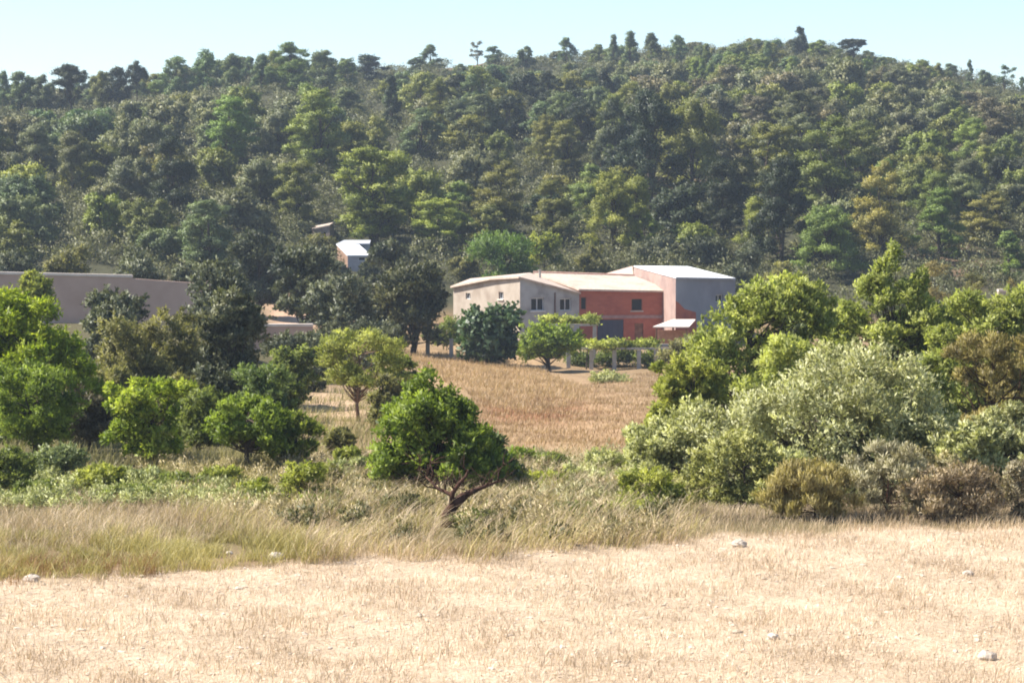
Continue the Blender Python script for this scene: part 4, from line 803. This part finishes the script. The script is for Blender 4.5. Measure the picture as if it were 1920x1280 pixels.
plant('shrub', 'dusky reddish bush at the right corner of the field edge', 'bush', 1912, 42.0, 868, 90, 0, 6500, foliage('dusky leaves', (.16, .135, .08), (.40, .34, .21), .2), 65, k=14, ln=.09, wd=.03, trunk=.02, part='foliage', stem='stems', bark=BARK_RED, z0=0.)

for u_, v_, w_, Y_, mt, lab in (
    (548, 630, 120, 100, OAKG, 'grey green bush standing before the low terrace wall'), (100, 700, 150, 70, OLIVE, 'brown olive bush in the shade behind the chartreuse tree'), (205, 690, 110, 72, OLIVE, 'dark brown bush under the left edge of the spreading olive'), (330, 700, 120, 70, OLIVE, 'brown green bush at the foot of the spreading olive tree'),
    (415, 690, 110, 72, OAK, 'black green bush in the hollow under the big rounded oak'), (375, 745, 110, 62, MID, 'mid green bush between the lime tree and the forked almond'), (515, 705, 90, 74, MID, 'cool green bush behind the forked almond, under the rounded oak'),
    (30, 745, 120, 63, MID, 'green bush behind the crooked trunks at the left edge'), (585, 690, 70, 92, OAKG, 'grey green bush left of the acacia trunk'), (610, 640, 110, 104, OAKG, 'pale oak bush just behind the acacia crown'), (700, 596, 120, 112, OAKG, 'grey green bush at the foot of the olive topped oak'),
    (720, 700, 70, 72, OLIVE, 'dry brown bush right of the acacia trunk'), (640, 812, 60, 56, OLIVE, 'thin dry brown bush left of the central almond'), (-30, 600, 140, 80, MID, 'dark bush behind the chartreuse tree at the very left edge'), (420, 600, 130, 98, OAKG, 'grey oak bush behind the left shoulder of the big rounded oak')):
    plant('shrub', lab, 'bush', u_, Y_, v_, w_, 0, 9500, mt, int(u_) + 900, k=16, ln=.16, wd=.075, trunk=.04, part='foliage', stem='stems', z0=.02)
for u_, v_, w_, Y_, mt, lab in (
    (1560, 545, 150, 72, THICK, 'light green bush filling the dip between the two tall almonds'), (1770, 545, 150, 74, YGREEN, 'yellow green bush behind the arching almond'), (1480, 610, 150, 56, THICK, 'light green bush just behind the top of the silvery shrub'), (1322, 612, 80, 66, MID, 'green bush before the lower shed wall, left end of the thicket'),
    (1750, 470, 80, 150, RUSSET, 'brownish bush on the earthy slope above the arching almond'), (1830, 490, 80, 140, OLIVE, 'olive brown bush on the earthy slope above the russet shrub'), (1700, 500, 60, 140, MID, 'green bush on the earthy slope right of the dense green pine'), (1905, 500, 70, 135, RUSSET, 'brown bush on the earthy slope at the right edge'), (1255, 700, 80, 62, YGREEN, 'yellow green bush where the thicket meets the clearing'), (1740, 640, 130, 57, THICK, 'light green bush between the silvery and the russet shrub'), (1905, 545, 110, 80, OLIVE, 'olive bush under the pale topped wall at the right edge'), (1820, 790, 120, 47, SAGE, 'sage green bush between the silvery shrub and the right edge'),
    (1480, 850, 120, 46, SAGE, 'sage bush under the dark hollow of the silvery shrub'), (1210, 800, 90, 53, SAGE, 'sage bush spilling into the clearing'), (1900, 640, 90, 60, RUSSET, 'second russet bush, cut by the right edge')):
    plant('shrub', lab, 'bush', u_, Y_, v_, w_, 0, 10500, mt, int(u_) + 700, k=34, rc=.22, spray=.5, ln=.13, wd=.06, trunk=.04, part='foliage', stem='stems', z0=.0)

# dead tree in the weeds
dt = ground(832, 41.0); t = thing('dead_tree', 'leaning dead tree with bare dark red forked branches', 'dead tree', dt)
def rel(u, v, d=0): return W(u, v, 41.0 + d) - dt
mb = MB()
mb.tube([(0, 0, -.2), rel(838, 965), rel(852, 945), rel(872, 928)], [.12, .105, .10, .08], 9); mb.build('trunk', BARK_RED, t, True)
for pts, r in (([(872, 928), (888, 920, .1), (908, 912, .2), (934, 902, .3)], .065), ([(846, 952), (848, 925, -.1), (858, 910, -.1), (874, 892, -.2), (878, 880, -.2)], .055), ([(848, 928, -.1), (836, 922, .1), (820, 915, .2), (808, 902, .3), (798, 893, .4)], .045),
               ([(820, 915, .2), (800, 912, .1), (786, 900, 0), (776, 893, 0)], .018), ([(908, 912, .2), (920, 900, .2), (930, 884, .3), (944, 872, .3)], .018), ([(808, 902, .3), (812, 885, .3), (806, 868, .4), (810, 852, .5)], .022), ([(934, 902, .3), (952, 893, .3), (966, 880, .4)], .012), ([(798, 893, .4), (785, 880, .4), (790, 862, .5), (782, 850, .5)], .016), ([(858, 910, -.1), (846, 895, 0), (850, 876, 0)], .014)):
    mb = MB(); P_ = [rel(*q) for q in pts]; mb.tube(P_, [r * (1 - .7 * i / (len(P_) - 1)) for i in range(len(P_))], 6); mb.build('branch', BARK_RED, t, True)

rng = np.random.default_rng(3)
for (u_, v_, d_) in ((934, 902, .3), (905, 913, .2), (885, 922, .1), (876, 884, -.2), (850, 915, -.1), (800, 894, .4), (815, 910, .3), (806, 868, .4), (835, 922, .1), (944, 873, .3), (786, 865, .4), (858, 908, -.1), (820, 900, .3), (920, 903, .2)):
    mb = MB()
    for q in range(3):
        p = rel(u_, v_, d_); d = unit(np.array([rng.normal(), rng.normal() * .6, .9 + .4 * rng.normal()])); L = rng.uniform(.18, .42)
        p1 = p + d * L * .5 + rng.normal(size=3) * .03; mb.tube([p, p1, p + d * L + rng.normal(size=3) * .06], [.012, .008, .003], 5)
    mb.build('twig', BARK_RED, t, True)
# ------------------------------------------------------------------ grasses and weeds (stuff)
def blades(name, label, mat, n, poly, ylim, h, wd, lean, seed, clump=0, patchy=0, hs=.35, sink=.02, mask=None, rnd=.35):
    rng = np.random.default_rng(seed); m = n * 6
    y = rng.uniform(ylim[0], ylim[1], m); x = rng.uniform(-.30, .30, m) * (y + 4); z = H(x, y); u_, v_ = uv(x, y, z)
    ok = in_poly(u_, v_, poly) & (y > field_edge(x) - .5 if mask is None else mask(x, y))
    if h > .3: ok &= ~((np.abs(u_ - 838) < 20) & (v_ > 975) & (v_ < 1060))
    x, y = x[ok], y[ok]
    if patchy:
        s = np.sin(x * 1.7 + 2 * np.sin(y * .9)) + np.sin(y * 2.3 + 1.3 * np.sin(x * 1.1)) + .8 * np.sin(x * 4.1 + y * 3.3); q = rng.random(len(x)) < np.clip(.5 + s * patchy, .05, 1); x, y = x[q], y[q]
    x, y = x[:n], y[:n]
    if clump:
        cx = rng.integers(0, max(1, len(x) // clump), len(x)); x = x[cx] + rng.normal(0, .09, len(x)); y = y[cx] + rng.normal(0, .09, len(y))
    n = len(x); z = H(x, y) - sink
    hh = h * rng.uniform(1 - hs, 1 + hs, n)[:, None] * (.75 + .35 * np.sin(x * 1.3 + np.sin(y))[:, None] ** 2)
    L = np.asarray(lean)[None] + rng.normal(0, rnd, (n, 2)); L = np.concatenate([L, np.zeros((n, 1))], 1)
    b = np.stack([x, y, z], 1); a = rng.uniform(0, 3.14, n); s = np.stack([np.cos(a), np.sin(a), np.zeros(n)], 1) * (wd * rng.uniform(.6, 1.3, n)[:, None] / 2)
    up = np.array([0, 0, 1.]); mid = b + up * hh * .55 + L * hh * .35; tip = b + up * hh * .95 + L * hh
    v = np.stack([b - s, b + s, mid + s * .8, mid - s * .8, tip], 1).reshape(-1, 3); i = np.arange(n)[:, None] * 5
    o = mesh_obj(name, v, [i + np.array([[0, 1, 2, 3]]), i + np.array([[3, 2, 4]])], mat, None, np.concatenate([t0 := np.clip(.5 + .28 * rng.normal(size=n) + .2 * np.sin(x * 1.9 + y), 0, 1), t0]))
    return tag(o, label, kind='stuff')
def weeds(name, label, mat, n, poly, ylim, r, ln, wd, seed, nl=60, up=.4):
    """leafy weeds: n low tufts of nl leaves"""
    rng = np.random.default_rng(seed); m = n * 10
    y = rng.uniform(ylim[0], ylim[1], m); x = rng.uniform(-.30, .30, m) * (y + 4); z = H(x, y); u_, v_ = uv(x, y, z)
    ok = in_poly(u_, v_, poly) & ~((np.abs(u_ - 835) < 34) & (v_ > 962)) & (rng.random(m) < np.clip(.45 + .4 * (np.sin(x * 1.1 + seed + 2 * np.sin(y * .7)) + np.sin(y * 1.7 + 1.5 * np.sin(x * .8 + seed))), .04, 1)); x, y, z = x[ok][:n], y[ok][:n], z[ok][:n]; rr = r * rng.uniform(.5, 1.4, len(x))
    cl = np.stack([x, y, z + rr * .55, rr, rr, rr * .8], 1)
    v, f, ti = crown_arrays(cl, len(x) * nl, ln, wd, rng, up=up, subs=6, core=.3); return tag(mesh_obj(name, v, [f], mat, None, ti), label, kind='stuff')
STRAW = foliage('straw', (.42, .31, .21), (.74, .595, .445), .15, .25, .3)
DRYG = foliage('dry grass blades', (.34, .24, .15), (.64, .50, .34), .25, .3)
GOLDG = foliage('golden grass blades', (.29, .185, .10), (.54, .385, .23), .3, .25)
REDG = foliage('reddish grass blades', (.22, .11, .05), (.40, .24, .13), .25, .25)
PINKG = foliage('pinkish grass blades', (.27, .17, .095), (.50, .355, .21), .25, .25)
OLG = foliage('olive grass blades', (.24, .20, .07), (.54, .45, .19), .3, .3)
GG = foliage('grey green weeds', (.19, .205, .075), (.47, .48, .21), .25, .35)
OG = foliage('olive weeds', (.17, .15, .06), (.42, .36, .18), .3, .35)
# on the stubble field
fieldm = lambda x, y: y < field_edge(x) + .25 * np.sin(x * 3)
BIG = [(-900, 900), (2800, 900), (2800, 1700), (-900, 1700)]
blades('stubble', 'pale straw stubble standing on the field', STRAW, 90000, BIG, (22, 42), .12, .008, (.05, 0), 71, clump=5, patchy=.15, mask=fieldm, hs=.6, rnd=.35)
blades('straw', 'loose straw lying flat across the stubble field', STRAW, 60000, BIG, (22, 42), .05, .014, (0, 0), 72, mask=fieldm, hs=.5, rnd=3.6)
def clods():
    rng = np.random.default_rng(73); n = 9000; y = rng.uniform(22, 42, n); x = rng.uniform(-.3, .3, n) * y; ok = fieldm(x, y); x, y = x[ok], y[ok]; n = len(x)
    s = .007 * rng.gamma(1.3, 1, n) + .006; z = H(x, y) + s * .1
    ico = np.array([(0, 0, 1), (.9, 0, .35), (.28, .85, .4), (-.75, .5, .3), (-.7, -.55, .35), (.3, -.85, .3), (.7, .5, -.4), (-.3, .85, -.4), (-.9, 0, -.4), (-.3, -.85, -.4), (.7, -.5, -.4), (0, 0, -.7)])
    fc = np.array([(0, 1, 2), (0, 2, 3), (0, 3, 4), (0, 4, 5), (0, 5, 1), (1, 6, 2), (2, 6, 7), (2, 7, 3), (3, 7, 8), (3, 8, 4), (4, 8, 9), (4, 9, 5), (5, 9, 10), (5, 10, 1), (1, 10, 6)])
    a = rng.uniform(0, 6.28, n); q = ico[None] * rng.uniform(.7, 1.3, (n, 12, 3)) * np.array([1.5, 1, .6]) * s[:, None, None]
    ca, sa = np.cos(a)[:, None], np.sin(a)[:, None]; v = np.stack([q[..., 0] * ca - q[..., 1] * sa, q[..., 0] * sa + q[..., 1] * ca, q[..., 2]], -1) + np.stack([x, y, z], 1)[:, None]
    tag(mesh_obj('gravel', v.reshape(-1, 3), [(fc[None] + np.arange(n)[:, None, None] * 12).reshape(-1, 3)], surf('pale limestone clods', (.42, .33, .24), (.60, .50, .40), 3, .95)), 'pale clods and pebbles scattered over the stubble field', kind='stuff')
clods()
# margin of the field
L1 = [(-400, 940), (560, 950), (640, 990), (600, 1060), (-400, 1120)]
blades('dry_grass', 'pale pinkish dry grass band behind the field margin on the left', DRYG, 30000, [(-500, 930), (500, 938), (700, 1000), (900, 1040), (620, 1075), (560, 1010), (-500, 1060)], (34, 47), .23, .009, (.12, 0), 74, hs=.6, rnd=.5)
blades('green_grass', 'yellow green grass tufts along the left field margin', OLG, 19000, [(-500, 1020), (300, 1000), (600, 990), (640, 1050), (350, 1080), (-500, 1130)], (33, 40), .23, .009, (.1, 0), 75, clump=55, hs=.5, rnd=.45)
blades('rusty_grass', 'rusty dry grass clumps in the left field margin', REDG, 5000, [(-200, 1060), (60, 1062), (150, 1050), (300, 1045), (300, 1082), (-200, 1110)], (33, 38), .24, .008, (.1, 0), 76, clump=40)
weeds('weeds', 'grey green leafy weeds along the left bank', GG, 1000, [(-500, 880), (300, 900), (560, 930), (480, 965), (-500, 955)], (43, 52), .16, .07, .03, 77, 70)
weeds('weeds', 'olive straw weeds filling the bank below the almonds', DRYW, 900, [(200, 850), (480, 880), (700, 830), (1240, 880), (1250, 1010), (900, 1050), (560, 1000), (300, 940)], (38, 57), .18, .085, .022, 78, 46, up=.6)
blades('tall_grass', 'tall slanting straw and olive grass between the almonds and the field', DRYG, 15000, [(520, 840), (1250, 870), (1280, 1020), (950, 1070), (560, 1060)], (36, 57), .44, .010, (.5, .1), 79, hs=.6, patchy=.35, rnd=.6)
blades('tall_grass', 'olive green slanting grass mixed through the bank', OLG, 15000, [(250, 860), (1250, 860), (1320, 1010), (950, 1070), (560, 1070), (300, 960)], (36, 57), .36, .010, (.45, .1), 80, hs=.6, patchy=.4, rnd=.6)
blades('dry_grass', 'dry grass fringe below the shrubs at the right field edge', DRYG, 16000, [(1050, 990), (1300, 950), (2300, 920), (2300, 1000), (1400, 1010), (1000, 1050)], (38.5, 45), .17, .008, (.1, 0), 81, hs=.5)
weeds('weeds', 'pale sage weeds between the central almond and the sage shrub', foliage('sage weeds', (.22, .20, .10), (.50, .47, .27), .25), 420, [(930, 850), (1260, 870), (1260, 985), (1000, 990)], (42, 56), .2, .09, .028, 82, 70)
weeds('weeds', 'dark olive weeds dotted through the bank round the dead tree', foliage('dark weed leaves', (.06, .06, .025), (.17, .165, .07), .25), 330, [(520, 880), (1260, 890), (1260, 1000), (900, 1040), (540, 1010)], (38, 55), .17, .09, .035, 87, 60, up=.5)
# dry clearing
blades('golden_grass', 'golden dry grass on the bank falling from the gatepost', GOLDG, 42000, [(740, 630), (860, 636), (960, 672), (1060, 715), (1110, 735), (1060, 765), (1010, 775), (940, 770), (880, 740), (780, 690), (740, 650)], (66, 142), .26, .024, (.1, 0), 83, hs=.5)
blades('clearing_grass', 'short reddish dry grass of the clearing', PINKG, 52000, [(880, 740), (1060, 730), (1260, 690), (1260, 880), (980, 890), (900, 800)], (54, 140), .15, .02, (.1, 0), 84, hs=.5)
blades('reddish_grass', 'reddish dry grass streak across the clearing', REDG, 9000, [(890, 752), (1000, 745), (1110, 760), (1060, 790), (930, 795)], (60, 120), .2, .022, (.1, 0), 85)
blades('meadow_grass', 'dry olive grass in the gaps between the trees on the left', OG, 30000, [(-300, 700), (760, 740), (700, 880), (-300, 900)], (50, 100), .3, .018, (.15, 0), 86, hs=.5, patchy=.3)

for u_, v_, w_, Y_, mt, lab in (
    (700, 915, 110, 46, OG, 'straggly olive weed bush left of the dead tree'), (960, 945, 90, 43, DRYW, 'dry straw coloured weed bush right of the dead tree'), (1055, 925, 110, 46, OG, 'olive weed bush midway between the dead tree and the yellow green bush'),
    (1140, 905, 90, 47, DRYW, 'dry pale weed bush left of the small yellow green bush'), (400, 905, 120, 48, GG, 'grey weed bush under the forked almond'), (255, 890, 120, 49, GG, 'grey weed bush below the young lime tree'), (900, 880, 100, 50, DRYW, 'dry twiggy weed bush under the shaded end of the central almond'), (650, 870, 100, 50, GG, 'grey green weed bush left of the central almond foot'), (1130, 850, 100, 51, SAGE, 'sage weed bush at the near edge of the clearing')):
    plant('shrub', lab, 'bush', u_, Y_, v_, w_, 0, 3200, mt, int(u_) + 300, k=22, rc=.22, ln=.11, wd=.045, trunk=.015, part='foliage', stem='stems', z0=.0, spray=.6)

for u_, v_, w_, Y_, mt, lab in (
    (1040, 858, 90, 52, MID, 'green bush at the near edge of the clearing, right of the shoots'), (1100, 880, 100, 49, SAGE, 'sage green bush between the clearing and the bank weeds'), (1175, 868, 90, 51, YGREEN, 'yellow green bush at the foot of the sage shoulder'), (650, 838, 80, 51, YGREEN, 'bright sapling bush left of the leaning central tree'), (610, 925, 100, 44, MID, 'low green bush just right of the yellow green sapling'), (770, 945, 90, 42.5, OLIVE, 'low olive bush left of the dead tree foot'), (890, 962, 80, 41, MID, 'low green bush right of the dead tree foot'), (410, 880, 100, 49, YGREEN, 'yellow green bush in front of the forked almond trunk'), (240, 925, 100, 45.5, MID, 'green weed bush at the back of the pale grass band'),
    (70, 905, 90, 46, MID, 'green weed bush near the left edge, in front of the pale one'), (180, 880, 110, 48, YGREEN, 'yellow green weed bush in front of the brown shaded bush'), (330, 895, 90, 47.5, MID, 'small green weed bush below the gap of lime tree and forked almond'), (480, 905, 80, 46, YGREEN, 'small yellow green bush at the foot of the forked almond'),
    (610, 880, 90, 48, OLIVE, 'olive bush between the yellow green sapling and the central almond'), (740, 885, 80, 49, MID, 'green bush under the left foot of the central almond'), (1010, 895, 110, 48, YGREEN, 'yellow green weed bush below the little spray of shoots'), (1090, 955, 110, 42, MID, 'low green weed bush near the field margin, right of centre'), (1190, 945, 100, 42, YGREEN, 'low yellow green weed bush at the margin below the thicket')):
    plant('shrub', lab, 'bush', u_, Y_, v_, w_, 0, 4200, mt, int(u_) + 500, k=26, rc=.2, ln=.10, wd=.045, trunk=.015, part='foliage', stem='stems', z0=.0, spray=.7)
# stones
def stone(u, v, wpx, label, seed):
    p = hit(u, v); s = wpx * p[1] / F / 2; rng = np.random.default_rng(seed); mb = MB()
    n, m = 10, 6; vs = []
    for i in range(m + 1):
        th = math.pi * i / m
        for k in range(n):
            ph = 2 * math.pi * k / n; r = s * rng.uniform(.8, 1.1); vs.append((p[0] + r * math.sin(th) * math.cos(ph), p[1] + r * .8 * math.sin(th) * math.sin(ph), p[2] + s * .25 + r * .62 * math.cos(th)))
    mb.add(vs, [(i * n + k, i * n + (k + 1) % n, (i + 1) * n + (k + 1) % n, (i + 1) * n + k) for i in range(m) for k in range(n)])
    tag(mb.build('stone', LIME), label, 'stone', 'white stones along the field edge')
LIME = surf('white limestone', (.40, .335, .27), (.56, .485, .405), 8, .95, .5)
for a in ((60, 1090, 34, 'flat white stone at the left end of the field margin', 1), (607, 1040, 30, 'upright white stone at the right end of the green tufts', 2), (518, 1052, 34, 'low white stone with pebbles left of the upright stone', 3), (505, 1012, 12, 'tiny white stone in the grass above the low stone', 4), (430, 1040, 14, 'small white stone among the green tufts', 5), (1386, 1028, 32, 'white stone on the field below the ochre clump', 6), (1815, 1080, 24, 'pale stone out on the right of the stubble', 7), (1850, 1238, 40, 'pale half buried stone at the lower right of the field', 8), (1450, 1200, 26, 'pale half buried stone low in the middle of the field', 9)):
    stone(*a)

# ------------------------------------------------------------------ air
hz = MB(); hz.box((-420, -70, -14), (420, 620, 60)); hm, ht, ho = new_mat('air')
pv = N(ht, 'ShaderNodeVolumePrincipled'); pv.inputs['Density'].default_value = .00032; pv.inputs['Color'].default_value = (.75, .86, 1, 1); pv.inputs['Anisotropy'].default_value = .3
ht.links.new(pv.outputs[0], ho.inputs['Volume']); tag(hz.build('haze', hm), kind='stuff')
